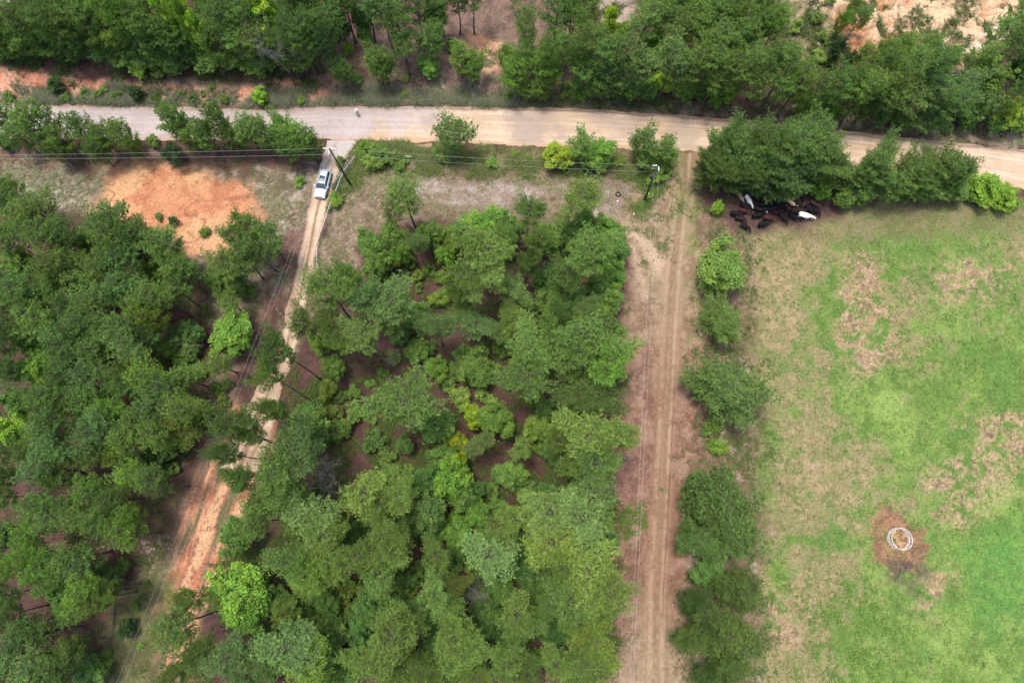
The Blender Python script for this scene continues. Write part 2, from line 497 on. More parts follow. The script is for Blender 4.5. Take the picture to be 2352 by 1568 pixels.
    pas = mixc(pas, gc(92, 120, 58), sstep(.60, .72, fbm(x, y, 2.0, 3, 61)) * .35)
    col = mixc(col, pas * .9, m)
    straw = two(gc(206, 174, 142), gc(168, 140, 112), nF * .6 + nM * .4, .42, .62)
    straw = mixc(straw, gc(98, 82, 72), sstep(.62, .70, nS) * .7)
    for pts in ([(1930, 640), (1990, 600), (2040, 690), (2060, 780), (2040, 850), (1990, 870), (1930, 800), (1925, 720)],
                [(2150, 620), (2220, 590), (2320, 600), (2325, 670), (2250, 700), (2170, 690)],
                [(2200, 960), (2400, 920), (2420, 1050), (2300, 1170), (2200, 1190), (2130, 1170), (2120, 1095), (2200, 1055), (2240, 1030)],
                [(2100, 1320), (2170, 1300), (2195, 1350), (2150, 1415), (2110, 1395)], [(1960, 590), (2040, 590), (2030, 620), (1980, 625)],
                [(1748, 1330), (1800, 1340), (1830, 1450), (1800, 1500), (1750, 1500)]):
        col = mixc(col, straw, mask(pts, 1.6) * sstep(.40, .56, nM * .5 + nS * .5) * .9)
    for pts in ([(1960, 860), (2060, 900), (2110, 1000), (2130, 1080), (2080, 1060), (2020, 960), (1940, 890)], [(2100, 1440), (2250, 1400), (2352, 1440), (2352, 1568), (2200, 1560)],
                [(2220, 1140), (2352, 1100), (2352, 1200), (2260, 1220)]):
        col = mixc(col, gc(154, 180, 96), mask(pts, 3) * sstep(.35, .55, nM) * .6)
    m = mask([(2200, 1220), (2300, 1200), (2380, 1240), (2380, 1420), (2280, 1440), (2220, 1350)], 3)
    col = mixc(col, two(gc(96, 148, 72), gc(116, 160, 76), nS), m * .75)
    rc = P(2065, 1238)
    dd = np.hypot(wx - rc.x, wy - rc.y)
    m = sstep(4.4, 3.0, dd)
    m = np.maximum(m, mask([(2005, 1178), (2060, 1170), (2100, 1200), (2120, 1260), (2050, 1300), (2010, 1230)], 1))
    col = mixc(col, two(gc(176, 132, 104), gc(146, 106, 86), nS), m * .9)
    m = sstep(1.9, 1.4, np.hypot(x - rc.x, y - rc.y))
    col = mixc(col, two(gc(206, 164, 126), gc(150, 112, 84), nF), m)
    m = mask([(2040, 1290), (2110, 1262), (2130, 1310), (2080, 1345), (2045, 1325)], 1.4)
    col = mixc(col, gc(98, 84, 78), m * sstep(.36, .55, nS) * .9)
    # top of the pasture, trodden ground, and the bare earth the cattle stand on
    m = mask([(1700, 470), (2400, 455), (2400, 520), (2100, 545), (1800, 560)], 2)
    col = mixc(col, two(gc(156, 138, 108), gc(116, 118, 76), nM * .5 + nS * .5), m * .75)
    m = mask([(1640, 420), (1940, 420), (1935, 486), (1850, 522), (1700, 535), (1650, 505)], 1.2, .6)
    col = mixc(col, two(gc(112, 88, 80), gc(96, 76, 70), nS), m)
    # clay patch on the left
    m = mask([(245, 400), (330, 376), (400, 383), (590, 425), (592, 500), (545, 560), (490, 592), (430, 576), (385, 535), (300, 520), (205, 500), (235, 440)], 1.5, .75)
    cl = two(gc(222, 160, 120), gc(206, 140, 104), nM)
    cl = mixc(cl, gc(232, 180, 134), sstep(.5, .62, nL))
    gul = 1 - np.abs(2 * fbm(x, y * 1.5, .16, 4, 81) - 1)
    cl = mixc(cl, gc(172, 112, 86), sstep(.93, .98, gul) * .75)
    cl = mixc(cl, gc(132, 112, 84), sstep(.66, .72, nS) * .6)
    col = mixc(col, cl, m)
    # lower lane: eroded orange clay with grey and grassy strips
    m = mask([(530, 930), (640, 930), (620, 1050), (585, 1130), (525, 1290), (470, 1400), (450, 1500), (420, 1760), (350, 1760), (372, 1450), (355, 1380), (395, 1250), (440, 1130), (490, 1000)], 1.0, .6)
    ln = two(gc(226, 166, 128), gc(206, 138, 106), nM)
    c0 = P(640, 870); c1 = P(400, 1568); ux, uy = c1.x - c0.x, c1.y - c0.y; L = math.hypot(ux, uy); ux /= L; uy /= L
    u = (x - c0.x) * ux + (y - c0.y) * uy; v = -(x - c0.x) * uy + (y - c0.y) * ux
    st = fbm(v * 1.0 + 3, u * .12, 1.0, 4, 91)
    ln = mixc(ln, gc(150, 132, 112), sstep(.52, .6, st) * .85)
    ln = mixc(ln, gc(112, 114, 74), sstep(.60, .66, st) * .8)
    ln = mixc(ln, gc(236, 196, 152), sstep(.45, .38, st) * .8)
    ln = mixc(ln, gc(132, 92, 72), sstep(.955, .985, 1 - np.abs(2 * fbm(v, u * .3, .7, 4, 95) - 1)) * .7)
    col = mixc(col, ln, m)
    m = mask([(500, 900), (560, 870), (530, 960), (470, 1080), (420, 1200), (380, 1290), (330, 1400), (290, 1400), (350, 1280), (400, 1180), (450, 1050)], 1.4)
    col = mixc(col, two(gc(150, 128, 112), gc(116, 98, 84), nS), m * .8)
    m = mask([(330, 1300), (400, 1300), (375, 1400), (368, 1760), (230, 1760), (260, 1400)], 1.5)
    col = mixc(col, two(gc(124, 130, 80), gc(104, 104, 70), nS * .5 + nM * .5), m * .85)
    for pts in ([(330, 1240), (385, 1230), (380, 1300), (325, 1310)], [(230, 120), (250, 130), (240, 160)], [(600, 450), (700, 440), (690, 520), (600, 520)], [(20, 380), (180, 400), (190, 470), (60, 470)]):
        col = mixc(col, gc(205, 205, 172), mask(pts, 2) * sstep(.58, .66, nF) * .7)
    # fine litter specks everywhere
    sp = rnd
    col = col * (1 + (sp[:, None] - .5) * .22)
    return np.clip(col, .005, .9)

gx = axis(-94, 94, 0.21); gy = axis(-28, 100, 0.21)
XX, YY = np.meshgrid(gx, gy)
fx, fy = XX.ravel(), YY.ravel()
hh = height(fx, fy)
far = sstep(130, 400, np.hypot(fx, fy))
hh = hh * (1 - far)
NX, NY = len(gx), len(gy)
ii = np.arange(NX * NY).reshape(NY, NX)
quads = np.stack([ii[:-1, :-1].ravel(), ii[:-1, 1:].ravel(), ii[1:, 1:].ravel(), ii[1:, :-1].ravel()], 1)
# the road beds are cut a few centimetres into the ground
road_poly = W2(ROAD_N + ROAD_S[::-1])
lane_poly = W2(LANE_W + LANE_E[::-1])
trk_poly = W2(TRK_W + TRK_E[::-1])
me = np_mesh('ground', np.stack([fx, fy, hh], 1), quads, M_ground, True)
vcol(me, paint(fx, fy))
ground = link('ground', me); tag(ground, kind='structure')

def strip(name, A, B, nu, nv, colf, mat, rag=0.5, lift=0.03, seed=0):
    """a road surface between two edges, with ragged borders, lying on the ground"""
    a = np.array([P(*q)[:2] for q in A]); b = np.array([P(*q)[:2] for q in B])
    s = np.concatenate([[0], np.cumsum(np.hypot(*np.diff((a + b) / 2, axis=0).T))])
    t = np.linspace(0, s[-1], nu)
    ax, ay = np.interp(t, s, a[:, 0]), np.interp(t, s, a[:, 1]); bx, by = np.interp(t, s, b[:, 0]), np.interp(t, s, b[:, 1])
    k = max(3, int(nu / 60)); ker = np.ones(k) / k
    sm = lambda q: np.convolve(np.pad(q, k // 2, 'edge'), ker, 'valid')[:nu]
    ax, ay, bx, by = map(sm, (ax, ay, bx, by))
    wx_, wy_ = bx - ax, by - ay; W = np.hypot(wx_, wy_)
    ra = (fbm(t, t * 0 + seed, .5, 5, 5) - .5) * 2 * rag / W; rb = (fbm(t, t * 0 + seed + 50, .7, 4, 6) - .5) * 2 * rag / W
    vv = np.linspace(0, 1, nv)[None, :]
    f = ra[:, None] * (1 - vv) + vv * (1 + rb[:, None])
    X = ax[:, None] + wx_[:, None] * f; Y = ay[:, None] + wy_[:, None] * f
    x, y = X.ravel(), Y.ravel()
    T = np.repeat(t, nv); V_ = f.ravel(); Wd = np.repeat(W, nv)
    ed = np.tile(np.minimum(vv, 1 - vv).ravel(), nu) * Wd; edge = ed
    z = height(x, y) + np.where(edge < 0.02, -0.06, lift)
    idx = np.arange(nu * nv).reshape(nu, nv)
    q = np.stack([idx[:-1, :-1].ravel(), idx[:-1, 1:].ravel(), idx[1:, 1:].ravel(), idx[1:, :-1].ravel()], 1)
    # keep normals up
    v0 = np.array([X[0, 1] - X[0, 0], Y[0, 1] - Y[0, 0]]); v1 = np.array([X[1, 0] - X[0, 0], Y[1, 0] - Y[0, 0]])
    if v0[0] * v1[1] - v0[1] * v1[0] < 0: q = q[:, ::-1]
    me = np_mesh(name, np.stack([x, y, z], 1), np.ascontiguousarray(q), mat, True)
    vcol(me, colf(x, y, T, V_, edge, Wd))
    o = link(name, me); tag(o, kind='structure')
    return o

def road_col(x, y, t, v, e, W):
    nS = fbm(x, y, 1.2, 4, 101); nM = fbm(x, y, .25, 4, 102)
    # lengthwise streaks left by the grader and tyres
    st = fbm(v * 16, t * .035, 1.0, 4, 103)
    gx0 = P(940, 290).x
    sand = sstep(-9, 7, x - gx0 + (nM - .5) * 26 + (v - .5) * 9)
    grey = two(gc(216, 203, 198), gc(196, 185, 181), st * .35 + nM * .4 + nS * .25, .38, .62)
    sa = two(gc(240, 217, 190), gc(218, 190, 158), st * .4 + nM * .35 + nS * .25, .38, .64)
    sa = mixc(sa, gc(186, 166, 148), sstep(.56, .70, fbm(v * 9, t * .09, 1.0, 5, 107, .65)) * .5)
    col = grey * (1 - sand[:, None]) + sa * sand[:, None]
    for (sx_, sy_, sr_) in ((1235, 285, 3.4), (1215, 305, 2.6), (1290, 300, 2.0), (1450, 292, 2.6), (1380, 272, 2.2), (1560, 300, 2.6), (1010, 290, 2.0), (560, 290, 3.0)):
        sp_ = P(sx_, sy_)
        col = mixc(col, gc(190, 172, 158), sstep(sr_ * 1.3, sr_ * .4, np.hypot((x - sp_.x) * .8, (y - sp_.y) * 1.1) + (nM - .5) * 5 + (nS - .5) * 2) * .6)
    far = sstep(P(1800, 330).x, P(2300, 360).x, x)
    col = mixc(col, gc(224, 196, 160), far * sstep(.35, .6, nM) * .6)
    eN = v * W
    col = mixc(col, gc(176, 150, 128), sstep(1.3, .2, eN + (nS - .5) * .9) * .75)
    col = mixc(col, gc(220, 178, 142), sstep(.9, .1, (1 - v) * W + (nS - .5) * .9) * .6)
    col = mixc(col, gc(120, 100, 88), sstep(.16, .03, np.abs(eN - .55 + (fbm(t, t * 0, .4, 3, 9) - .5) * .7)) * sand * .65)
    for c, w, a in ((.34, .012, .45), (.47, .008, .3), (.62, .01, .3), (.22, .01, .35)):
        wob = c + (fbm(t, t * 0 + c * 9, .03, 2, 12) - .5) * .06
        col = mixc(col, gc(172, 146, 126), sstep(w * 2.2, 0, np.abs(v - wob)) * a * sstep(.4, .6, fbm(t, v * 3, .08, 3, 14)))
    col = col * (1 + (nS[:, None] - .5) * .12)
    return col

def lane_col(x, y, t, v, e, W):
    nS = fbm(x, y, 1.4, 4, 111); nM = fbm(x, y, .4, 4, 112)
    c = two(gc(232, 207, 178), gc(212, 182, 152), nM * .5 + nS * .5, .4, .6)
    # two pale ruts with a weedy strip between
    mid = np.abs(v - .52 + (fbm(t, t * 0, .15, 3, 3) - .5) * .08)
    tm = t / t.max()
    grow = sstep(.10, .03, mid) * sstep(.12, .22, tm)
    c = mixc(c, two(gc(132, 118, 92), gc(160, 132, 110), nS), grow * .85)
    c = mixc(c, gc(238, 214, 184), (sstep(.1, .0, np.abs(v - .30)) + sstep(.1, 0, np.abs(v - .76))) * .6)
    c = mixc(c, gc(168, 142, 124), sstep(.5, .05, e + (nS - .5) * .5) * .8)
    c = mixc(c, gc(212, 204, 200), sstep(.15, .04, tm + (nM - .5) * .1) * .9)
    c = mixc(c, gc(180, 158, 134), sstep(.55, .75, tm) * sstep(.4, .6, nM) * .7)
    c = mixc(c, gc(150, 112, 94), sstep(.62, .7, fbm(v * 8, t * .1, 1, 4, 115)) * .5)
    return c * (1 + (nS[:, None] - .5) * .15)

def trk_col(x, y, t, v, e, W):
    nS = fbm(x, y, 1.6, 4, 121); nM = fbm(x, y, .4, 4, 122)
    tv = t / t.max()
    red = sstep(.25, .55, tv) * (1 - sstep(.74, .86, tv))
    c = mixc(two(gc(186, 164, 132), gc(162, 138, 110), nS), two(gc(174, 138, 114), gc(152, 116, 96), nS), red)
    st = fbm(v * 11, t * .05, 1.0, 4, 123) * .6 + nS * .4
    for rc_, ra_ in ((.30, .45), (.66, .55)):
        rr_ = np.abs(v - rc_ + (fbm(t, t * 0 + rc_ * 7, .05, 4, 33) - .5) * .26)
        c = mixc(c, gc(212, 184, 158), sstep(.12, .02, rr_) * ra_ * sstep(.34, .52, nM * .6 + nS * .4))
        c = mixc(c, gc(146, 118, 98), sstep(.03, .0, np.abs(rr_ - .10)) * .4)
    c = mixc(c, gc(134, 126, 88), sstep(.10, .02, np.abs(v - .48)) * sstep(.44, .6, nS) * .5)
    c = mixc(c, gc(198, 168, 140), sstep(.50, .68, st) * .35)
    c = mixc(c, gc(140, 104, 84), sstep(.48, .34, st) * .35)
    c = mixc(c, gc(124, 132, 78), sstep(.42, .56, nM) * sstep(.10, .2, np.minimum(v, 1 - v)) * sstep(.22, .04, tv) * .65)
    c = mixc(c, gc(112, 74, 62), sstep(.035, .01, np.abs(v - .72 - (fbm(t, t * 0, .05, 2, 3) - .5) * .06)) * red * .7)
    # fades into the mown strip at both sides
    bc = paint(x, y)
    k = sstep(1.3, .1, e + (nS - .5) * 1.2)[:, None]
    c = c * (1 - k) + bc * k
    return c * (1 + (nS[:, None] - .5) * .2)

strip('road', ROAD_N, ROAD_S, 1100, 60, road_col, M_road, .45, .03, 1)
strip('dirt_lane', LANE_W, LANE_E, 420, 26, lane_col, M_lane, .45, .035, 5)
strip('farm_track', TRK_W, TRK_E, 700, 40, trk_col, M_lane, 1.6, .02, 9)

# ---------------------------------------------------------------- low cover that nobody could count
def blades(name, cx, cy, hgt, lean, cols, rng, nb=5, w=.05):
    n = len(cx)
    az = rng.rand(n, nb) * 6.283; r0 = rng.rand(n, nb) * .16
    L = hgt[:, None] * (.6 + .8 * rng.rand(n, nb)); ln = lean * (0.3 + rng.rand(n, nb)) * L
    bx = cx[:, None] + np.cos(az) * r0; by = cy[:, None] + np.sin(az) * r0
    z0 = np.repeat(height(cx, cy)[:, None], nb, 1)
    px, py = -np.sin(az) * w, np.cos(az) * w
    A = np.stack([bx - px, by - py, z0], -1); B = np.stack([bx + px, by + py, z0], -1)
    T = np.stack([bx + np.cos(az) * ln, by + np.sin(az) * ln, z0 + L], -1)
    V = np.stack([A, B, T], 2).reshape(-1, 3)
    f = np.arange(len(V)).reshape(-1, 3)
    m = M_leafstuff
    me = np_mesh(name, V, f, m)
    c = np.repeat(cols, nb * 3, axis=0) * (.75 + .5 * np.repeat(rng.rand(n * nb, 1), 3, axis=0))
    vcol(me, c)
    return me

M_leafstuff = leaf_mat('weed_leaves', .25)
rng = np.random.RandomState(3)

def scatter(poly, n, sc=.5, lo=.45, seed=1):
    a = np.array(W2(poly)); mn, mx = a.min(0) - 2, a.max(0) + 2
    k = n * 3
    x = mn[0] + rng.rand(k) * (mx[0] - mn[0]); y = mn[1] + rng.rand(k) * (mx[1] - mn[1])
    ed = sstep(2.5, -2.5, sdf_poly(x, y, [tuple(q) for q in a]) + (fbm(x, y, .3, 3, 77) - .5) * 7)
    ok = (rng.rand(k) < ed * sstep(lo - .06, lo + .16, fbm(x, y, sc, 4, seed)))
    ok &= (sdf_poly(x, y, road_poly) > .1)
    ok &= (sdf_poly(x, y, lane_poly) > .1)
    x, y = x[ok][:n], y[ok][:n]
    return x, y

def stuff(name, specs, label):
    X, Y, H_, Cc = [], [], [], []
    for poly, n, h, c1, c2, sc, lo in specs:
        x, y = scatter(poly, n, sc, lo, len(X) + 3)
        X.append(x); Y.append(y); H_.append(h * (.6 + .8 * rng.rand(len(x))))
        t = rng.rand(len(x), 1); Cc.append(gc(*c1) * (1 - t) + gc(*c2) * t)
    x, y, h, c = np.concatenate(X), np.concatenate(Y), np.concatenate(H_), np.concatenate(Cc)
    me = blades(name, x, y, h, 1.7, c * 1.25, rng, 6)
    o = link(name, me); tag(o, label, kind='stuff')
    return o

VN = [(-60, 218), (200, 216), (420, 220), (560, 228), (770, 228), (1150, 224), (1180, 243), (1000, 240), (600, 246), (300, 239), (-60, 233)]
stuff('roadside_grass', [
    (VN, 12000, .45, (104, 124, 72), (160, 156, 138), .5, .40),
    ([(1150, 225), (1568, 240), (2352, 305), (2352, 335), (1568, 256), (1150, 243)], 5000, .35, (96, 110, 66), (130, 120, 98), .5, .48),
    ([(830, 335), (1000, 342), (1535, 355), (1535, 385), (1350, 395), (1000, 378), (830, 375)], 7000, .4, (108, 138, 66), (146, 146, 96), .5, .44),
    ([(1470, 395), (1532, 395), (1530, 470), (1480, 480)], 900, .45, (100, 140, 58), (128, 146, 76), .5, .40),
    ([(745, 460), (800, 380), (815, 380), (775, 470)], 300, .45, (92, 132, 50), (124, 140, 70), .5, .40),
], 'rough grass and weeds growing along the verges of the road')
stuff('meadow_weeds', [
    ([(1740, 560), (2360, 560), (2360, 1580), (1760, 1580)], 5000, .14, (108, 146, 66), (136, 160, 84), .7, .52),
    ([(1830, 1350), (2060, 1330), (2080, 1600), (1830, 1600)], 900, .2, (104, 146, 60), (126, 160, 72), .7, .50),
    ([(1604, 440), (1720, 540), (1760, 1000), (1770, 1568), (1580, 1568), (1600, 900)], 4000, .25, (84, 116, 54), (120, 130, 80), .6, .48),
    ([(1420, 420), (1560, 420), (1545, 600), (1470, 600)], 1200, .16, (124, 136, 80), (150, 146, 98), .6, .5),
    ([(1436, 1150), (1492, 1150), (1492, 1230), (1430, 1240)], 260, .3, (84, 128, 44), (104, 140, 56), .8, .5),
    ([(1514, 1130), (1548, 1130), (1545, 1200), (1515, 1200)], 110, .3, (84, 128, 44), (104, 140, 56), .8, .5),
], 'low green weeds and tufts scattered over the pasture and track edges')
stuff('woodland_undergrowth', [
    ([(840, 560), (1410, 560), (1400, 1580), (380, 1580), (600, 1150), (720, 740)], 16000, .35, (82, 112, 50), (112, 128, 66), .45, .50),
    ([(0, 470), (460, 600), (500, 900), (420, 1100), (280, 1560), (0, 1560)], 9000, .3, (84, 112, 54), (118, 124, 76), .4, .53),
    ([(760, 330), (1560, 400), (1440, 560), (830, 520), (730, 640), (740, 480)], 6000, .16, (150, 146, 104), (184, 180, 140), .8, .52),
    ([(0, 380), (250, 400), (200, 480), (0, 450)], 3000, .16, (150, 156, 114), (184, 184, 150), .8, .5),
    ([(590, 430), (710, 420), (650, 720), (590, 620)], 2500, .16, (150, 146, 104), (188, 184, 150), .8, .52),
    ([(740, 120), (1170, 120), (1160, 240), (740, 240)], 4000, .22, (120, 124, 84), (188, 184, 150), .8, .52),
    ([(0, 0), (720, 0), (760, 190), (0, 190)], 8000, .4, (78, 108, 50), (110, 124, 66), .4, .5),
    ([(1200, 0), (2352, 0), (2352, 290), (1200, 230)], 9000, .4, (78, 108, 50), (118, 126, 72), .4, .5),
], 'sparse undergrowth of weeds and seedlings on the woodland floor')
# ---------------------------------------------------------------- trees: a few grown shapes of each kind, copied with their parts
def tube_np(paths, n=4):
    """paths: list of (pts array (k,3), radii array) -> V, quads"""
    V = []; Fq = []; o = 0
    for pts, rad in paths:
        k = len(pts)
        d = np.gradient(pts, axis=0); d /= (np.linalg.norm(d, axis=1, keepdims=True) + 1e-9)
        up = np.tile(np.array([0.13, 0.31, 0.94]), (k, 1)); up[np.abs((up * d).sum(1)) > .93] = [1, 0, 0]
        a = np.cross(up, d); a /= (np.linalg.norm(a, axis=1, keepdims=True) + 1e-9); b = np.cross(d, a)
        th = np.arange(n) * 2 * np.pi / n
        ring = pts[:, None, :] + rad[:, None, None] * (a[:, None, :] * np.cos(th)[None, :, None] + b[:, None, :] * np.sin(th)[None, :, None])
        V.append(ring.reshape(-1, 3))
        i = np.arange(k - 1)[:, None] * n; j = np.arange(n)[None, :]
        q = np.stack([i + j, i + (j + 1) % n, i + n + (j + 1) % n, i + n + j], -1).reshape(-1, 4) + o
        Fq.append(q); o += k * n
    return np.concatenate(V), np.concatenate(Fq)

def unit(v):
    return v / (np.linalg.norm(v, axis=-1, keepdims=True) + 1e-9)

def needles(c, ax, L, w, nb, rng, spread=1.0):
    """bursts of needles: c (n,3) centres, ax (n,3) axes"""
    n = len(c)
    d = unit(ax[:, None, :] + spread * unit(rng.normal(size=(n, nb, 3))) * (.35 + .75 * rng.rand(n, nb, 1)))
    Ln = L[:, None, None] * (.7 + .5 * rng.rand(n, nb, 1))
    side = unit(np.cross(d, unit(rng.normal(size=(n, nb, 3))))) * w[:, None, None]
    b0 = c[:, None, :] + d * .02
    A = b0 - side; B = b0 + side; T = b0 + d * Ln
    V = np.stack([A, B, T], 2).reshape(-1, 3)
    return V

def pine(rng, H, R, base, nl, tuft, dens, profile, upl, lean=0.0, droop=0.0):
    """trunk and limbs, and a crown of needle bursts at the twig ends"""
    paths = []
    k = 10
    tz = np.linspace(0, H * .97, k)
    wob = np.cumsum(rng.normal(size=(k, 2)) * H * .006, axis=0); wob[0] = 0
    tr = np.stack([wob[:, 0] + lean * (tz / H) ** 2 * H, wob[:, 1], tz], 1)
    r0 = .011 * H + .06
    paths.append((tr, r0 * (1 - .9 * tz / H) * (1 + .35 * (tz == 0))))
    tc, ta = [], []
    az = rng.rand() * 6; lob = rng.rand(2) * 6.28
    for i in range(nl):
        f = (i + .5) / nl
        t = base + (0.985 - base) * f ** .9
        z = t * H
        p0 = np.array([np.interp(z, tz, tr[:, 0]), np.interp(z, tz, tr[:, 1]), z])
        az += 2.4 + rng.normal() * .35
        u = (t - base) / (1 - base)
        rl = R * profile(u) * (.66 + .5 * rng.rand()) * (1 + .20 * math.sin(2 * az + lob[0]) + .14 * math.sin(3 * az + lob[1] + 3 * u))
        el = upl[0] * (1 - u) + upl[1] * u + rng.normal() * .12
        dirh = np.array([math.cos(az), math.sin(az), 0])
        s = np.linspace(0, 1, 6)[:, None]
        L = rl / max(math.cos(el), .35)
        top = max(.15, H * 1.0 - z)
        rt = min(math.tan(min(el, 1.25)) * rl + rl * .25, top * (.75 + .3 * rng.rand()))
        rise = rt * (s * .75 + .25 * s ** 2) - droop * rl * s ** 2
        pts = p0 + dirh * rl * s + np.array([0, 0, 1]) * rise + np.cumsum(rng.normal(size=(6, 3)) * .03 * rl, axis=0) * s
        paths.append((pts, np.interp(s[:, 0], [0, 1], [.02 + .014 * rl, .012])))
        nt = max(4, int(rl / .25))
        for j in range(nt):
            s0_ = .30 if u < .55 else .08
            sj = s0_ + (1 - s0_) * (j + rng.rand()) / nt
            q = np.array([np.interp(sj, s[:, 0], pts[:, m]) for m in range(3)])
            a2 = az + (1 if j % 2 else -1) * (.5 + .5 * rng.rand())
            l2 = rl * .38 * (1.2 - .75 * sj) + .25
            dv = np.array([math.cos(a2), math.sin(a2), .15 + .45 * rng.rand()])
            e = q + dv * l2
            mid = (q + e) / 2 + np.array([0, 0, .03 * l2])
            paths.append((np.array([q, mid, e]), np.array([.018, .013, .008])))
            m = max(1, int(l2 / tuft * dens * 1.6))
            for g in range(m):
                fr = (g + 1) / m
                c = q + dv * l2 * fr + rng.normal(size=3) * np.array([.16, .16, .10])
                tc.append(c); ta.append(unit(dv * .6 + np.array([0, 0, 1.0]) + rng.normal(size=3) * .3))
        tc.append(pts[-1]); ta.append(unit(dirh + np.array([0, 0, .8])))
    for g in range(5):
        tc.append(tr[-1] + rng.normal(size=3) * .15); ta.append(np.array([0, 0, 1.0]))
    tc = np.array(tc); ta = np.array(ta)
    n = len(tc)
    NB = 20
    V = needles(tc, ta, tuft * (.7 + .5 * rng.rand(n)), .023 + .009 * rng.rand(n), NB, rng, 1.2)
    clump = .65 + .7 * fbm(tc[:, 0] + 50, tc[:, 1] + tc[:, 2] * .7, 1.1, 3, 7)
    col = np.repeat((clump * (.72 + .56 * rng.rand(n)))[:, None], NB * 3, 1).reshape(-1, 1) * np.ones((1, 3))
    # older inner needles a little browner, new tips a little yellower
    t3 = np.tile([0, 0, 1], n * NB)[:, None]
    col = col * np.array([1, 1, 1]) * (1 + t3 * np.array([.48, .40, .08]))
    Tv, Tf = tube_np(paths[:1], 9)
    Lv, Lf = tube_np(paths[1:], 4)
    tv = np.concatenate([Tv, Lv]); tf = np.concatenate([Tf, Lf + len(Tv)])
    return (tv, tf), (V, np.arange(len(V)).reshape(-1, 3), col)

def leafy(rng, H, R, base, ncl, leaf, per, clr, squash=1.0, stems=1, spread=.55):
    """broadleaf: limbs leading to clumps of leaves spread through an uneven crown"""
    zc = H * (base + 1) / 2; rz = H * (1 - base) / 2
    cl = []
    lob = rng.rand(7) * 6.28
    while len(cl) < ncl:
        d = unit(rng.normal(size=3))
        if d[2] < -.75: continue
        rr = rng.rand() ** .35
        a = math.atan2(d[1], d[0])
        irr = 1 + .16 * math.sin(2 * a + lob[0]) + .12 * math.sin(3 * a + lob[1]) + .10 * math.sin(5 * a + lob[2]) + .10 * math.sin(4 * d[2] + lob[3] + 2 * a)
        p = np.array([d[0] * R, d[1] * R, d[2] * rz]) * rr * irr * .88
        cl.append(p + np.array([0, 0, zc]))
    cl = np.array(cl)
    paths = []
    tops = []
    for s_ in range(stems):
        off = np.array([rng.normal() * .12 * (stems > 1), rng.normal() * .12 * (stems > 1), 0]) * R
        tz = np.linspace(0, 1, 7)[:, None]
        top = np.array([rng.normal() * .18 * R, rng.normal() * .18 * R, H * .8])
        pts = off + (top - off) * tz + np.cumsum(rng.normal(size=(7, 3)) * .02 * H, axis=0) * tz
        pts[0, 2] = -.05
        paths.append((pts, (.010 * H + .03) * (1 - .85 * tz[:, 0])))
        tops.append(pts)
    for i, c in enumerate(cl):
        if i % 2: continue
        pts = tops[i % stems]
        zt = max(base * H * .7, c[2] - np.hypot(c[0], c[1]) * .8)
        k = np.interp(zt, pts[:, 2], np.arange(7))
        q = np.array([np.interp(k, np.arange(7), pts[:, m]) for m in range(3)])
        mid = (q + c) / 2 + np.array([0, 0, -.06 * H * rng.rand()])
        paths.append((np.array([q, mid, c]), np.array([.022, .016, .008]) * (.6 + R / 5)))
    n = len(cl)
    r_ = clr * (.6 + .8 * rng.rand(n))
    off = unit(rng.normal(size=(n, per, 3))) * (rng.rand(n, per, 1) ** .5) * r_[:, None, None] * np.array([1.15, 1.15, .7])
    c = (cl[:, None, :] + off)
    c[..., 2] = np.maximum(c[..., 2], .08)
    nm = unit(unit(off) * .6 + np.array([0, 0, .9]) + rng.normal(size=(n, per, 3)) * .55)
    a = unit(np.cross(nm, rng.normal(size=(n, per, 3)))); b = np.cross(nm, a)
    sz = leaf * (.6 + .8 * rng.rand(n, per, 1))
    V = np.stack([c - a * sz, c + b * sz * .6, c + a * sz, c - b * sz * .6], 2).reshape(-1, 3)
    tone = (.78 + .44 * rng.rand(n, 1)) * (.8 + .4 * rng.rand(n, per))
    yel = (rng.rand(n, 1) ** 2) * np.ones((1, per))
    col = np.stack([tone * (1 + .35 * yel), tone * (1 + .12 * yel), tone * (1 - .1 * yel)], -1)
    col = np.repeat(col.reshape(-1, 3), 4, axis=0)
    tv, tf = tube_np(paths, 5)
    return (tv, tf), (V, np.arange(len(V)).reshape(-1, 4), col)

def bare(rng, H, R):
    paths = []
    def grow(p, d, L, r, depth):
        s = np.linspace(0, 1, 4)[:, None]
        pts = p + d * L * s + np.cumsum(rng.normal(size=(4, 3)) * .05 * L, axis=0) * s
        paths.append((pts, r * (1 - .5 * s[:, 0])))
        if depth == 0: return
        for i in range(4 if depth > 1 else 5):
            f = .35 + .65 * rng.rand()
            q = p + d * L * f
            nd = unit(d + rng.normal(size=3) * .75 + np.array([0, 0, .1]))
            grow(q, nd, L * (.5 + .2 * rng.rand()), r * .5, depth - 1)
    for k in range(4):
        a = k * 1.57 + rng.rand()
        grow(np.array([0, 0, 0.]), unit(np.array([math.cos(a) * .6, math.sin(a) * .6, 1.0])), H * .5, .05, 4)
    return tube_np(paths, 4)

dome = lambda u: (math.sin(math.pi * min(1, (u * .72 + .20))) ** .8) if u < 1 else .1
tall = lambda u: max(.16, math.sin(math.pi * (u * .8 + .16)) ** .9)
cone = lambda u: max(.12, (1 - u) ** .65 * (.75 + .25 * math.sin(u * 9)))
dome2 = lambda u: max(.2, math.sin(math.pi * min(1, .30 + u * .62)))
wide = lambda u: max(.25, math.cos(u * 1.25) ** .6)

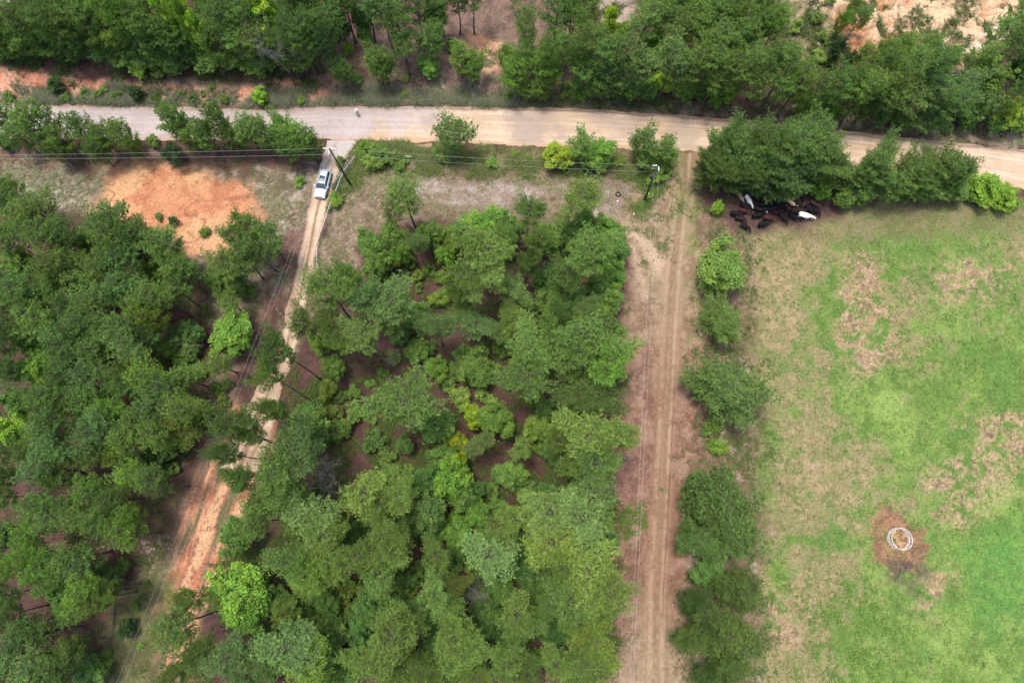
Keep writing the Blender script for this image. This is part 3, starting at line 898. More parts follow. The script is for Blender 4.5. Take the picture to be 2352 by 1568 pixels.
PROTO = {}
def add_proto(code, kind, H, R, zf, maker, n, name, cat):
    PROTO[code] = dict(H=H, R=R, zf=zf, meshes=[], name=name, cat=cat)
    for i in range(n):
        r = np.random.RandomState(hash_code(code) + i * 17)
        res = maker(r, i)
        (tv, tf), (cv, cf, cc) = res
        tm = np_mesh(name + '_trunk', tv, tf, M_bark if kind != 'leaf' else M_bark2, True)
        cm = np_mesh(name + '_crown', cv, cf, M_needle if kind == 'pine' else M_leaf)
        vcol(cm, cc)
        PROTO[code]['meshes'].append((tm, cm))

def hash_code(c):
    return sum(ord(ch) * 31 for ch in c)

M_bark2 = plain('broadleaf_bark', (0.13, 0.115, 0.10), .9, 0, .2, .35, 4)
add_proto('P', 'pine', 19, 3.9, .84, lambda r, i: pine(r, 19, 3.9, .60 + .04 * (i % 3), 38 + 3 * (i % 4), .31, 1.15 - .1 * (i % 3), dome, (.05, .95)), 7, 'pine_tree', 'pine tree')
add_proto('M', 'pine', 13, 2.6, .74, lambda r, i: pine(r, 13, 2.6, .42 + .05 * (i % 3), 36 + 3 * (i % 4), .28, 1.0, tall, (.15, .9)), 6, 'pine_tree', 'pine tree')
add_proto('Y', 'pine', 8.5, 2.3, .62, lambda r, i: pine(r, 8.5, 2.3, .16 + .05 * (i % 3), 44, .33, 1.15, tall, (.35, 1.1)), 5, 'young_pine', 'pine tree')
add_proto('G', 'pine', 10.5, 4.6, .62, lambda r, i: pine(r, 10.5, 4.6, .10 + .03 * i, 60, .31, 1.3, dome2, (.05, .9)), 4, 'spreading_pine', 'pine tree')
add_proto('H', 'leaf', 9, 2.9, .62, lambda r, i: leafy(r, 9, 2.9, .22, 120, .13, 95, .62), 5, 'broadleaf_tree', 'tree')
add_proto('B', 'leaf', 6.5, 2.4, .55, lambda r, i: leafy(r, 6.5, 2.4, .08, 110, .12, 95, .5), 3, 'bright_tree', 'tree')
add_proto('S', 'leaf', 2.6, 1.5, .5, lambda r, i: leafy(r, 2.6, 1.5, .04, 46, .10, 60, .40, 1, 4), 5, 'shrub', 'shrub')
add_proto('C', 'leaf', 4.2, 1.6, .45, lambda r, i: leafy(r, 4.2, 1.6, .02, 90, .07, 110, .36, 1, 2), 2, 'cedar_bush', 'cedar')

BASECOL = {'P': (134, 168, 88), 'M': (122, 158, 80), 'Y': (120, 157, 78), 'G': (116, 150, 82), 'H': (106, 146, 68), 'B': (138, 174, 70), 'S': (116, 150, 72), 'C': (64, 96, 52)}
TONE = {'': (1, 1, 1, ''), 'd': (.78, .84, .92, 'dark'), 'l': (1.15, 1.12, 1.15, 'pale'), 'o': (1.1, 1.0, .88, 'olive'), 'y': (1.2, 1.1, .8, 'yellowish'), 'b': (1.1, 1.2, .85, 'bright'), 'g': (1.0, 1.0, 1.3, 'grey-green'), 'v': (1.3, 1.15, .65, 'lime')}
BASEWORD = {'P': 'tall pine', 'M': 'slender pine', 'Y': 'bushy young pine', 'G': 'broad spreading pine', 'H': 'broadleaf tree', 'B': 'light green broadleaf tree', 'S': 'low shrub', 'C': 'dense dark cedar bush'}
TREE_EXTRA = {}
TRNG = random.Random(11)
ORD = ['first', 'second', 'third', 'fourth', 'fifth', 'sixth', 'seventh', 'eighth', 'ninth', 'tenth', 'eleventh', 'twelfth', 'thirteenth', 'fourteenth', 'fifteenth', 'sixteenth']
count_trees = 0

def proj(p):
    d = M3.transposed() @ (Vector(p) - Vector((0, 0, CAM_H)))
    return CX + F * d.x / -d.z, CY - F * d.y / -d.z

ROADN_X = [q[0] for q in ROAD_N]; ROADN_Y = [q[1] for q in ROAD_N]
LIMITS = {'left': lambda x: float(np.interp(x, [0, 280, 450, 700, 800], [148, 156, 172, 184, 194])),
          'road': lambda x: float(np.interp(x, ROADN_X, ROADN_Y)) - 16}

def plant(x, y, r, code, tone, hover, label, group, limit=None):
    global count_trees
    if limit == 'left' and y > 90: y -= 8
    if limit and code in 'PMYGHBC':
        # a tree cannot stand in the road: lower it until its foot is behind the line
        h = hover or PROTO[code]['H']; zf = PROTO[code]['zf']
        while h > 4.0:
            p = P(x, y, zf * h)
            if proj((p.x, p.y, 0))[1] < LIMITS[limit](x): break
            h -= .4
        if h <= 4.0: y -= 8
        hover = h
        if code == 'M' and h < 9: code = 'Y'
    pr = PROTO[code]
    k = TRNG.randrange(len(pr['meshes']))
    tm, cm = pr['meshes'][k]
    # size first guessed at mid height, then put where its crown is seen
    zc = pr['zf'] * pr['H']
    for _ in range(3):
        p = P(x, y, zc)
        rm = r * pxm(p) * (CROWN_F if code in 'PMYG' else .94)
        s = rm / pr['R']
        if hover: sz = hover / pr['H']
        elif code in 'SC': sz = s
        elif code in 'HB': sz = s ** .75
        else: sz = min(1.2, max(.72, s ** .45)) * (1 + .06 * (((x * 7 + y * 13) % 10) / 5 - 1))
        zc = pr['zf'] * pr['H'] * sz
    p = P(x, y, zc)
    o = empty(pr['name'], (p.x, p.y, hz(p.x, p.y) - .05), TRNG.random() * 6.283, (s, s, sz))
    if code in 'PMYG': o.rotation_euler[0] = TRNG.gauss(0, .02); o.rotation_euler[1] = TRNG.gauss(0, .02)
    t = link('trunk', tm, o); c = link('crown', cm, o)
    b = BASECOL[code]; tn = TONE[tone]
    j = 1 + TRNG.uniform(-.2, .2); hj = TRNG.uniform(-.08, .08)
    l_ = lin(b)
    c.color = (l_[0] * LEAFK * tn[0] * j * (1 + hj), l_[1] * LEAFK * tn[1] * j, l_[2] * LEAFK * tn[2] * j * (1 - hj), 1)
    tag(o, label, pr['cat'], group)
    count_trees += 1
    return o

LEAFK = 0.77
CROWN_F = .92

def grove(where, group, data, rows=1, limit=None):
    """trees listed in one stretch; each label tells size, colour and the place in its row"""
    L = []
    for it in data.replace('\n', ' ').split(','):
        it = it.split()
        if not it: continue
        x, y, r = float(it[0]), float(it[1]), float(it[2])
        code = it[3][0]; tone = it[3][1:]
        hover = float(it[4]) if len(it) > 4 else None
        L.append([x, y, r, code, tone, hover])
    L.sort(key=lambda q: q[1])
    nrow = max(rows, -(-len(L) // 14))
    per = -(-len(L) // nrow)
    rowname = ['back', 'second', 'third', 'fourth', 'fifth', 'sixth', 'seventh']
    for ri in range(nrow):
        row = sorted(L[ri * per:(ri + 1) * per], key=lambda q: q[0])
        for i, q in enumerate(row):
            n = len(row)
            if i == 0: pos = 'leftmost'
            elif i == n - 1: pos = 'rightmost'
            elif i < (n + 1) // 2: pos = ORD[i] + ' from left'
            else: pos = ORD[n - 1 - i] + ' from right'
            big = ''
            if q[3] in 'PMGH': big = 'big ' if q[2] > 58 else ('small ' if q[2] < 29 else '')
            tw = TONE[q[4]][3]
            desc = (big + (tw + ' ' if tw else '') + BASEWORD[q[3]]).replace('bright light green', 'bright green').replace('dark dense dark', 'dense dark')
            if nrow == 1: lab = f'{desc}, {pos} {where}'
            else:
                rn = rowname[ri] if ri < nrow - 1 else 'front'
                if ri == 0: rn = 'farthest'
                lab = f'{desc}, {pos} in {rn} row {where}'
            plant(q[0], q[1], q[2], q[3], q[4], q[5], lab, group, limit)

grove('above the clay patch', 'pines along the near side of the road', '''
20 283 24 Y, 93 288 42 Y 10, 48 318 26 Y, 140 318 30 Y, 190 300 30 Y, 240 318 26 Y, 278 308 28 Y, 310 338 20 Y, 352 325 17 S, 395 355 28 C,
400 288 32 Y 9.5, 434 306 30 Y, 470 318 30 Y, 498 288 32 Y 9.5, 536 316 30 Y, 572 300 32 Y, 610 312 32 Y, 650 300 32 Yb, 690 322 34 Yb, 660 345 24 Y, 10 326 20 C, 128 345 26 Y, 226 350 24 Yd,
715 340 24 Y''')
grove('of upper left roadside wood', 'pine wood across the road, left part', '''
52 10 34 M, 100 5 34 M, 150 12 36 M, 200 5 34 M, 250 14 32 Ml, 300 5 34 M, 345 18 32 M, 398 42 36 Bb 15, 460 5 34 M, 508 22 34 M, 556 5 34 Md, 612 50 46 Bb 15, 668 30 32 Md, 716 12 38 Md, 768 15 36 Md,
10 62 28 M, 58 60 34 M, 106 58 34 M, 152 62 34 M, 200 60 34 M, 280 44 34 Hb 17, 290 68 34 M, 336 66 36 M, 370 86 34 M, 432 62 32 Bb 15, 470 90 24 Bb 12, 520 66 38 M, 566 56 34 M, 704 82 36 Md, 752 66 34 Md, 
24 106 34 M, 70 104 36 M, 122 106 36 M, 172 110 36 M, 222 108 36 M, 268 104 36 Mo, 316 112 36 M, 364 116 38 M, 410 112 38 M, 504 116 36 M, 546 112 34 Ml, 592 116 40 Mo, 640 124 32 M, 700 118 38 Mo, 670 96 28 Md, 742 110 28 Md,
8 138 28 M, 50 134 32 M, 196 140 32 M, 244 144 32 M, 300 150 34 Hd 9, 338 152 34 Md, 384 158 32 M, 430 156 36 Md, 480 158 34 M, 530 160 34 M, 578 158 40 Ml, 622 160 28 M, 690 160 34 Mo 8, 326 178 22 Sb, 370 184 18 S, 404 178 22 Hd 6, 600 182 20 M 8, 150 136 30 M, 106 134 28 M, 40 130 28 M, 0 90 26 M
''', 5, 'left')
grove('along the left road ditch', 'shrubs along the road ditch', '''
127 196 20 Cl, 595 219 21 Bb 3, 190 212 12 S, 222 216 12 Sd, 268 216 13 Sd, 312 212 18 C, 236 206 10 S, 356 222 12 Sd, 440 222 12 Sd, 486 200 8 Sb, 514 228 12 Sd, 415 212 9 S, 463 212 8 S, 150 222 12 Sd, 20 220 14 Sd, 690 230 10 Sb''')
grove('of top middle dark wood', 'dark wood at the top middle', '''
700 6 40 Md, 745 34 34 Hd 9, 790 8 40 Md, 830 48 26 Ho 8, 838 12 38 Md, 884 20 44 Mg, 915 48 40 Mg, 954 12 40 Md, 998 36 34 H 9, 1010 0 34 Md, 1050 0 30 Md, 1085 -12 30 M, 780 66 28 Hd 7, 838 84 20 Hd 6, 700 60 30 Md''', 2)
grove('in the roadside clearing', 'scattered pines in the clearing across the road', '''
801 117 14 Bb 2.6, 927 105 30 M 9.5, 985 100 34 Y 9, 984 150 28 Hb 4, 868 148 32 Y 8, 888 160 24 Y 6, 786 168 24 Y 6.5, 821 184 15 Sl, 1060 140 30 Y 7, 1092 152 28 Yb 6.5, 1041 104 18 S, 931 180 11 Sl, 928 214 9 Sb, 1040 108 14 So''')
grove('right of roadside clearing', 'pine wood across the road, middle part', '''
1206 66 32 M, 1276 30 42 M 14, 1334 56 30 M, 1318 20 28 M, 1354 16 30 M, 1400 56 22 Bv 9, 1430 84 24 Hb 8, 1478 44 42 Ml 14, 1520 30 38 M, 1562 14 36 M,
1162 138 20 M 7, 1206 124 26 M 9, 1260 122 24 M, 1304 120 30 M, 1345 106 36 M, 1390 118 38 M, 1436 132 44 Mg, 1470 156 38 Mg, 1500 104 28 Hb, 1556 78 40 M, 1592 60 34 M,
1184 172 34 Yb 8, 1251 158 36 Yb 8.5, 1250 200 26 Y 6, 1218 212 24 Y 5, 1296 198 13 S, 1330 214 22 Sb, 1345 170 38 M, 1404 178 38 Mg, 1372 190 28 M 7, 1420 212 26 Md, 1452 204 24 M, 1166 218 11 S, 1298 216 10 Sb, 
1518 196 30 Bb 4, 1545 142 44 Mg, 1578 204 28 H 6, 1490 206 24 H 5''', 3, 'road')
grove('of upper right roadside wood', 'pine wood across the road, right part', '''
1594 18 36 M, 1634 40 32 Ml, 1668 44 36 M, 1710 40 32 Mo, 1748 40 26 M, 1690 10 30 M, 1750 4 26 M, 1650 4 32 M, 1712 96 28 M,
1604 66 34 Ml, 1622 108 36 M, 1656 96 40 M, 1700 96 38 M, 1780 62 28 Mb, 1752 70 26 M, 1600 152 36 M, 1640 150 36 M, 1830 60 18 S,
1574 208 24 Hb 5, 1610 204 28 H 5, 1666 208 34 Hb 6, 1640 238 15 Sb, 1676 160 36 M, 1718 150 38 M, 1768 140 36 M, 1808 154 38 M, 1741 196 36 M, 1798 196 30 M,
1844 182 34 M, 1854 236 28 Hb 5, 1880 200 32 M, 1901 240 30 Hb 6, 1924 196 32 M, 1954 184 32 M, 1951 228 32 M, 1996 206 36 M, 2006 234 28 Md, 1640 186 30 M, 1820 214 26 Mo 7, 1980 254 22 M 6''', 4, 'road')
grove('around the sandy quarry', 'trees around the quarry', '''
1921 117 22 C 6, 1931 56 18 Yb 6, 1961 16 16 Y 6, 1978 42 20 Y 6, 1905 6 14 S, 1878 40 18 Sl, 1892 84 14 Sl,
1984 136 24 Y 6.5, 2034 122 22 Y 6, 2078 104 26 Y 6.5, 2098 132 22 Y 6.5, 2136 114 26 Y 6.5, 2178 136 24 Y 6, 1950 142 20 C 5, 1912 140 18 S, 1880 130 18 Sl,
2301 80 34 Ml, 2255 128 28 Ml, 2338 28 30 Ml, 2334 114 40 Md, 2346 168 38 Hd 10, 1900 96 10 S, 1918 82 8 S''', 2)
grove('of far right roadside wood', 'roadside wood at the right end', '''
2030 160 34 M, 2068 184 38 M, 2104 164 38 M, 2150 172 36 Md, 2104 222 42 Mg 10, 2050 226 32 M, 2156 218 46 Mg 10, 2204 200 44 Mg 10, 2190 240 38 Md, 2024 262 24 H 5, 2074 268 32 H 6, 2134 268 34 Mg 9,
2268 182 44 Ho 11, 2262 238 34 Hg 8, 2232 262 26 Hd 6, 2318 256 38 By 7, 2290 290 22 H 4, 2344 290 24 H 4, 2220 288 18 S, 2180 292 16 S, 2350 212 30 Md''', 2, 'road')
grove('along the near road verge', 'bushes along the near verge of the road', '''
834 338 17 Sb, 858 345 18 So, 880 356 26 Sd, 862 376 22 S, 905 362 22 S, 845 366 16 Sb, 916 384 16 S, 826 352 14 Sb, 930 366 12 S, 1041 315 40 Yd 8, 1008 356 18 S, 1030 366 14 S, 1074 363 12 S, 1131 373 15 Sb, 1108 366 9 S,
1181 352 8 Sb, 1212 362 9 S, 1278 357 36 Bv 4.6, 1336 334 32 Y 6, 1381 350 36 Hb 6, 1352 375 18 Hd 4, 1480 330 34 Yd 6, 1524 350 32 Y 6, 1484 366 26 Y 4, 1524 392 24 S, 1500 412 18 Sb, 1490 448 10 Sb, 1420 372 14 S, 1300 388 12 S, 1000 345 9 S''', 2)
grove('between lane and fence', 'small bushes by the lane', '''
770 458 19 Sb, 688 418 14 Sb, 779 376 10 S, 784 366 9 Sb, 755 480 8 S, 782 386 7 S''')
grove('shading the cattle herd', 'big pines shading the cattle', '''
1680 352 66 G 10, 1746 340 66 G 11, 1814 346 66 G 11, 1880 358 60 G 10, 1648 392 48 G 8, 1708 396 54 G 8.5, 1770 406 56 G 8.5, 1838 394 52 Gd 8.5, 1888 436 26 Hb 4, 1906 386 38 G 8''')
grove('right of the cattle', 'trees at the pasture top edge', '''
2011 386 50 Gl 9, 1975 414 34 G 6, 1984 436 34 H 5, 2051 428 38 Yl 7, 2100 410 48 G 8, 2150 396 56 G 9, 2192 400 38 G 8, 2140 430 40 H 5, 2196 432 34 H 4.5, 1940 420 26 G 5, 2262 430 44 Bb 4.4, 2308 452 34 Bb 3.6, 2330 470 18 Sb, 2232 442 26 Sb, 1940 452 26 H 4''')
grove('of upper pasture edge trees', 'row of trees between farm track and pasture', '''
1649 475 17 Bb 2.6, 1661 612 60 Ho 7.5, 1640 634 40 Ho 6, 1658 746 50 G 5.5, 1660 892 84 G 7.5, 1640 972 26 S, 1648 1026 24 Sb, 1624 990 16 S''', 4)
grove('of lower pasture edge trees', 'row of trees between farm track and pasture', '''
1606 1128 42 G 8, 1664 1176 88 G 10, 1606 1236 50 G 8, 1664 1246 52 Gl 7, 1628 1312 38 Hd 5, 1684 1356 56 G 8, 1606 1398 46 Gd 8, 1664 1448 66 Gl 9, 1596 1462 42 G 7, 1672 1524 52 G 8, 1636 1556 40 G 7''', 4)
grove('at central wood upper edge', 'trees at the upper edge of the central wood', '''
938 458 44 Ml 13, 905 490 24 Ml 9, 1218 480 36 P 15, 1328 455 50 Pl 14, 851 560 34 H, 868 600 38 H, 905 545 36 H, 918 584 28 Hb 6, 961 566 24 Pg 9, 984 540 36 Ho, 1031 548 36 Ho, 1024 588 24 Hb 6, 871 632 22 S,
1118 520 52 Hb 9, 1160 530 46 Hb 9, 1075 530 40 H 8, 1232 556 34 P 14, 1212 598 28 P 12, 1262 545 36 H 7, 1305 540 40 Ho 8, 1350 520 40 Hb 8, 1392 536 40 Hb 8, 1410 572 38 H 7, 1412 545 30 H 7,
1118 585 68 P 17, 1150 560 40 P 15, 1081 652 48 P 15, 1044 672 30 Po 13, 1351 585 58 P 16, 1304 632 40 Pd 12, 1262 640 42 H 7, 1178 672 38 Pg 11, 1408 632 34 Hb 6, 1375 660 34 H 6, 1278 699 44 Ho 6, 1322 690 30 Hd 6, 1398 690 36 Ho 6, 1344 706 28 Pg 9''', 3)
grove('in shrubby central wood middle', 'shrubs and small trees in the middle of the central wood', '''
1211 697 18 Sl, 1161 706 20 Sl, 1071 712 34 P 9, 1008 686 26 Sy, 984 618 17 S, 958 636 17 S, 961 660 12 S, 1018 634 22 Sy, 940 600 18 S, 1040 612 18 S, 900 640 14 S, 930 626 12 S,
1004 749 38 Pg 12, 1098 747 38 Pg 9, 1184 750 42 P 10, 1150 760 30 Pd 9, 951 722 34 H 5, 958 806 30 H 5, 1154 800 26 Sl, 1094 846 46 Ho 6, 1001 846 30 Hb 4, 1062 808 22 S, 1050 850 24 Sd, 1130 850 20 Sl, 1185 832 18 Sy, 920 770 26 Sd, 986 800 20 S, 905 820 18 So,
1030 880 20 S, 1061 918 30 Sl 3, 1111 908 22 Sl 2.6, 1088 955 28 Bv 5, 1138 962 44 Hy 7, 1234 918 26 S, 1251 942 26 H 4, 1234 985 36 Ho 5, 1000 975 48 H 7, 860 1012 32 Sd, 818 945 30 S, 1051 1014 28 Bv 5, 1104 1020 30 Pg 8, 890 1050 22 S, 1201 1036 26 Pl 8, 1240 1030 24 S, 930 1020 24 Hd 4, 850 880 12 S, 880 855 14 S, 812 900 18 S, 850 960 16 S, 1170 880 16 S''', 4)
grove('in central wood right side', 'pines right of centre in the central wood', '''
1291 728 28 P 14, 1334 764 62 P 17, 1380 745 46 P 16, 1222 812 58 P 16, 1200 862 54 P 15, 1318 808 52 P 16, 1400 842 54 Pb 16, 1318 850 34 P 13, 1365 800 42 P 15, 1262 770 36 P 15,
1320 914 50 Pd 13, 1368 922 48 Pd 13, 1301 955 34 Pd 11, 1340 890 40 Pd 12, 1390 830 20 H 4, 1352 1006 66 Pl 16, 1408 1000 44 Pl 16, 1290 1000 36 P 13, 1368 1070 52 P 15, 1318 1060 40 P 13, 1180 1090 34 H 6, 1275 1040 30 Hd 5''', 2)
grove('on central wood lane side', 'pines on the lane side of the central wood', '''
760 668 54 P 17, 801 650 36 P 16, 707 745 34 P 15, 752 742 36 P 14, 834 682 44 Pg 15, 901 682 54 Pg 14, 868 712 44 Pg 13, 828 770 42 Pg 13, 790 790 30 P 12, 900 740 36 P 12, 738 790 28 Hy 6,
655 806 38 P 20, 632 868 32 P 19, 619 930 32 P 19, 767 842 30 H 5, 707 968 52 H 7, 753 898 26 Sy, 785 912 16 S, 540 990 48 P 20, 520 1030 34 Pd 18, 583 998 28 P 18, 693 1036 58 Pg 15, 644 940 22 P 17,
931 910 68 Pl 17, 900 935 44 P 15, 760 955 28 So, 780 990 30 S, 735 1010 28 Hd 5, 540 1088 32 P 18, 633 1088 58 P 16, 620 1155 46 P 15, 541 1228 44 Hd 8, 593 1190 38 P 13, 717 1180 60 Pg 14, 750 1228 50 P 14, 676 1140 44 P 14, 675 1210 36 P 12''', 3)
grove('in central wood lower middle', 'trees in the lower middle of the central wood', '''
1048 1062 26 Bv 8, 1038 1096 50 Hb 9, 1060 1140 36 H 7, 844 1120 50 Pl 14, 924 1138 42 Pl 13, 971 1105 38 Hd 8, 984 1176 50 Hg 9, 880 1160 40 P 12, 1020 1050 36 Hd 6, 1164 1092 32 H 5, 1211 1125 28 S, 1130 1130 24 Sd, 900 1080 24 S,
1351 1148 56 Pg 14, 1254 1176 62 Pg 14, 1324 1196 64 Pg 15, 1394 1184 36 Pl 13, 1254 1246 60 Po 14, 1118 1262 60 Pg 13, 1160 1235 44 P 12, 1094 1178 34 Hb 5, 1051 1216 36 Hb 5, 1004 1272 38 P 11, 878 1228 46 P 14, 894 1262 52 P 14, 834 1278 50 P 14, 868 1312 50 P 13, 804 1234 36 Hd 7, 930 1225 30 P 12,
1190 1200 40 Po 12, 1380 1230 34 Hd 6, 1310 1255 44 Pg 12, 1040 1300 30 S, 960 1320 26 S, 1130 1310 34 Hd 5, 1200 1300 40 Hd 6, 1010 1235 20 S, 990 1215 26 Hd 5, 1105 1215 24 S''', 3)
grove('in central wood bottom right', 'trees at the lower right of the central wood', '''
1351 1308 64 Pl 16, 1382 1348 52 Pl 16, 1268 1322 36 Pd 12, 1318 1366 54 P 15, 1290 1290 36 P 14, 1094 1362 20 Sg, 1191 1402 46 P 13, 1201 1440 40 P 13, 1261 1390 36 Pd 11, 1368 1468 52 Py 13, 1334 1500 46 P 13, 1318 1540 36 H 6, 1368 1545 42 P 12, 1268 1512 40 P 13, 1218 1545 36 P 13, 1151 1518 46 P 14, 1130 1420 36 Hd 6, 1280 1450 38 Hd 6, 1170 1470 34 Hd 5, 1150 1350 30 Hd 5, 1230 1350 28 H 4, 1320 1425 40 P 12, 1385 1420 34 P 12''', 2)
grove('in central wood bottom middle', 'trees at the lower middle edge of the picture', '''
998 1360 42 Pl 13, 1020 1398 38 Pl 12, 1051 1342 28 Po 11, 884 1460 64 P 16, 848 1508 48 P 15, 938 1442 40 P 14, 1051 1455 52 P 14, 1068 1500 46 P 14, 968 1538 42 P 13, 908 1550 42 P 13, 1000 1480 36 Hd 6, 1100 1410 32 Sd, 960 1400 32 Hd 5, 900 1390 36 Hd 6, 1090 1550 40 P 12, 840 1400 36 Hd 6, 1020 1545 34 Hd 6, 940 1350 28 S, 820 1450 34 Hd 6, 790 1540 36 H 6, 1050 1400 20 S''', 2)
grove('in central wood bottom left', 'trees at the lower left of the central wood', '''
667 1278 46 P 15, 708 1290 48 Py 14, 760 1290 44 P 14, 550 1358 74 Hb 10, 573 1412 48 Hb 8, 633 1378 34 Hd 6, 650 1408 32 P 10, 417 1432 52 Pl 15, 433 1376 30 Pl 13, 667 1478 64 Pg 14, 617 1496 44 Pg 13, 700 1530 58 Py 13, 517 1512 50 Pg 13, 404 1545 32 P 14, 460 1505 32 Pd 13, 567 1545 50 Pd 12, 750 1545 44 H 7,
760 1460 44 Hd 7, 717 1362 40 Sd, 700 1330 34 H 5, 750 1380 34 Hd 6, 680 1440 30 Hd 5, 790 1360 30 S, 725 1420 28 S, 800 1400 26 Sd, 760 1340 30 S''', 2)
ur = random.Random(21)
under = []
cpoly = W2([(700, 1120), (1380, 1060), (1385, 1560), (560, 1560), (600, 1400)])
while len(under) < 84:
    ux_, uy_ = ur.uniform(560, 1390), ur.uniform(1060, 1560)
    pw = P(ux_, uy_)
    if sdf_poly(np.array([pw.x]), np.array([pw.y]), cpoly)[0] > -1: continue
    if any(math.hypot(ux_ - a_, uy_ - b_) < 44 for a_, b_ in under): continue
    under.append((ux_, uy_))
grove('in lower central understory', 'low understory of the central wood', ', '.join(f'{a_:.0f} {b_:.0f} {ur.uniform(20, 32):.0f} ' + ur.choice(['Hd 4', 'H 4.5', 'S', 'Sd', 'Hd 5', 'So']) for a_, b_ in under), 6)
grove('in left wood upper part', 'left wood, upper part', '''
20 467 30 Md, 30 440 30 M, 83 490 44 M, 60 520 40 M, 267 496 46 Md 13, 240 520 34 Md, 363 497 11 Sg, 397 507 12 Cl, 469 531 14 S, 
20 545 36 M, 100 545 44 M, 150 552 36 Md, 205 556 28 Hb 7, 262 545 42 M, 300 562 40 Md, 333 545 36 Md, 50 606 36 H 8, 127 616 40 M, 180 600 34 M, 233 619 36 M, 283 609 40 Md, 373 572 44 M, 350 620 38 H 8, 423 630 34 M, 400 600 34 M, 320 640 36 Md,
187 652 38 Hg 10, 50 672 48 M, 10 640 30 Hb 8, 120 680 40 M, 367 680 42 M, 283 668 44 Md, 217 706 46 M, 325 700 34 M, 410 668 30 M 9, 350 732 34 My 11, 160 720 36 Md, 85 725 42 M''', 3)
grove('on left wood lane edge', 'trees on the lane edge of the left wood', '''
542 545 30 Md 11, 560 512 20 Mb 11, 580 535 34 M 11, 614 548 34 M 11, 600 580 30 M 10, 560 594 38 M 11, 520 612 40 M 11, 500 640 30 H 6, 540 650 30 H 5, 576 668 18 S, 520 688 28 Mo 7, 508 664 20 S, 
417 784 42 Sg, 430 820 32 S, 533 768 56 Hb 7, 507 834 28 Mo 8, 507 886 22 Sd, 512 918 18 S, 380 800 24 Ho 5, 440 762 30 Hd 5, 455 850 22 S, 470 700 8 S, 498 900 12 S''', 2)
grove('in left wood middle part', 'left wood, middle part', '''
17 720 36 Md, 100 748 44 M, 200 756 44 Md, 283 758 44 M, 17 782 40 Md, 77 796 32 H 9, 110 830 32 Hb 8, 160 802 44 Md, 207 812 40 Md, 293 804 46 Mg, 60 760 34 Md, 250 790 34 Md, 340 780 30 Md,
100 856 40 Hb 9, 60 850 30 Hd 8, 213 872 40 Mg, 160 868 34 Md, 353 860 46 Mb, 290 866 34 M, 433 866 34 Ml 9, 383 902 38 Mg, 20 850 34 Md, 130 900 32 H 8,
40 920 36 H 8, 117 922 38 Md, 170 930 34 M, 207 918 36 M, 260 940 34 Mb, 290 906 34 M, 350 936 38 Mg, 433 926 42 Mo, 320 968 30 M, 460 956 30 Ho 5, 410 960 34 Mo, 27 986 40 Bb 7, 77 996 32 H 6, 127 982 38 Md, 233 999 42 Mg, 190 980 30 Md, 300 1020 38 Mo, 367 999 40 Mo, 443 989 32 Mo 8, 400 1020 30 Ho 5''', 3)
CROWN_F = .84
grove('in left wood lower part', 'left wood, lower part', '''
12 1040 34 Md, 70 1040 34 M, 133 1029 42 Mg, 180 1040 34 M, 230 1045 34 M, 267 1056 28 My, 350 1060 34 Hd 5, 317 1092 40 Mb, 365 1108 42 Mg, 100 1075 46 Mg, 133 1100 34 M, 18 1095 28 Md, 20 1136 30 M, 300 1070 30 M, 395 1076 18 S,
210 1136 42 Mb, 255 1140 38 M, 100 1166 40 Ml, 133 1192 38 Mg, 300 1176 32 Mb, 200 1205 40 M, 240 1206 38 M, 293 1225 44 Mb, 77 1222 34 Mb, 265 1170 26 H 5, 13 1228 34 Hd 6, 165 1160 34 M,
20 1306 28 Mb, 77 1276 38 Mb, 45 1290 28 Mb, 110 1298 40 Mb, 173 1270 44 Ml, 200 1300 42 Mg, 127 1342 38 H 8, 233 1322 30 Hd 6, 280 1304 22 Sd, 155 1310 36 M, 90 1330 30 M, 197 1370 48 Mb, 235 1374 38 Mo, 187 1404 36 M, 150 1378 34 H 7, 255 1350 30 M''', 3)
grove('in bottom left corner', 'left wood, bottom corner', '''
13 1362 34 Md, 27 1405 34 Md, 310 1392 12 Sd, 290 1443 23 C 3, 323 1482 9 Sb, 243 1503 13 Sb, 33 1466 46 Mg, 100 1462 40 Md, 20 1528 46 Mg, 83 1518 48 Mg, 140 1512 42 Md, 167 1485 30 Ml 9, 200 1545 40 H 5, 133 1556 34 Md, 10 1580 40 Md, 70 1575 40 Mg, 240 1530 20 S, 60 1430 30 Md, 336 1340 9 S''', 2)

# bare grey trees
rb = np.random.RandomState(5)
bare_v, bare_f = bare(rb, 4.5, 2)
bare_me = np_mesh('bare_tree_branches', bare_v, bare_f, M_grey, True)
for x, y, z, s, lab in [(467, 592, 2, .9, 'leafless grey bush at the lower tip of the clay patch'), (417, 776, 3.2, 1.0, 'leafless grey tree rising from a shrub left of the round bright tree'),
        (1094, 1350, 3, .85, 'leafless grey tree in the gap low in the central wood'), (733, 1098, 8, 1.2, 'bare grey branching tree beside pines in the lower left of the central wood'),
        (640, 112, 7, 1.5, 'bare grey snag standing out of the pines across the road'), (899, 812, 3, .6, 'small leafless grey bush under the pines left of centre'), (1275, 612, 6, .8, 'leafless grey crown in the upper right of the central wood'),
        (1098, 1372, 2, .7, 'low leafless grey bush just below the larger grey tree'), (1200, 660, 5, .5, 'little bare grey treetop beside pale shrubs in the central wood'), (2290, 224, 6, 1.0, 'bare grey twigs showing over the olive tree at the road, far right')]:
    p = P(x, y, z)
    o = link('bare_tree', bare_me, None, (p.x, p.y, hz(p.x, p.y) - .05)); o.scale = (s, s, s * (1 if z < 4 else z / 3.3)); o.rotation_euler = (0, 0, x)
    tag(o, lab, 'bare tree')

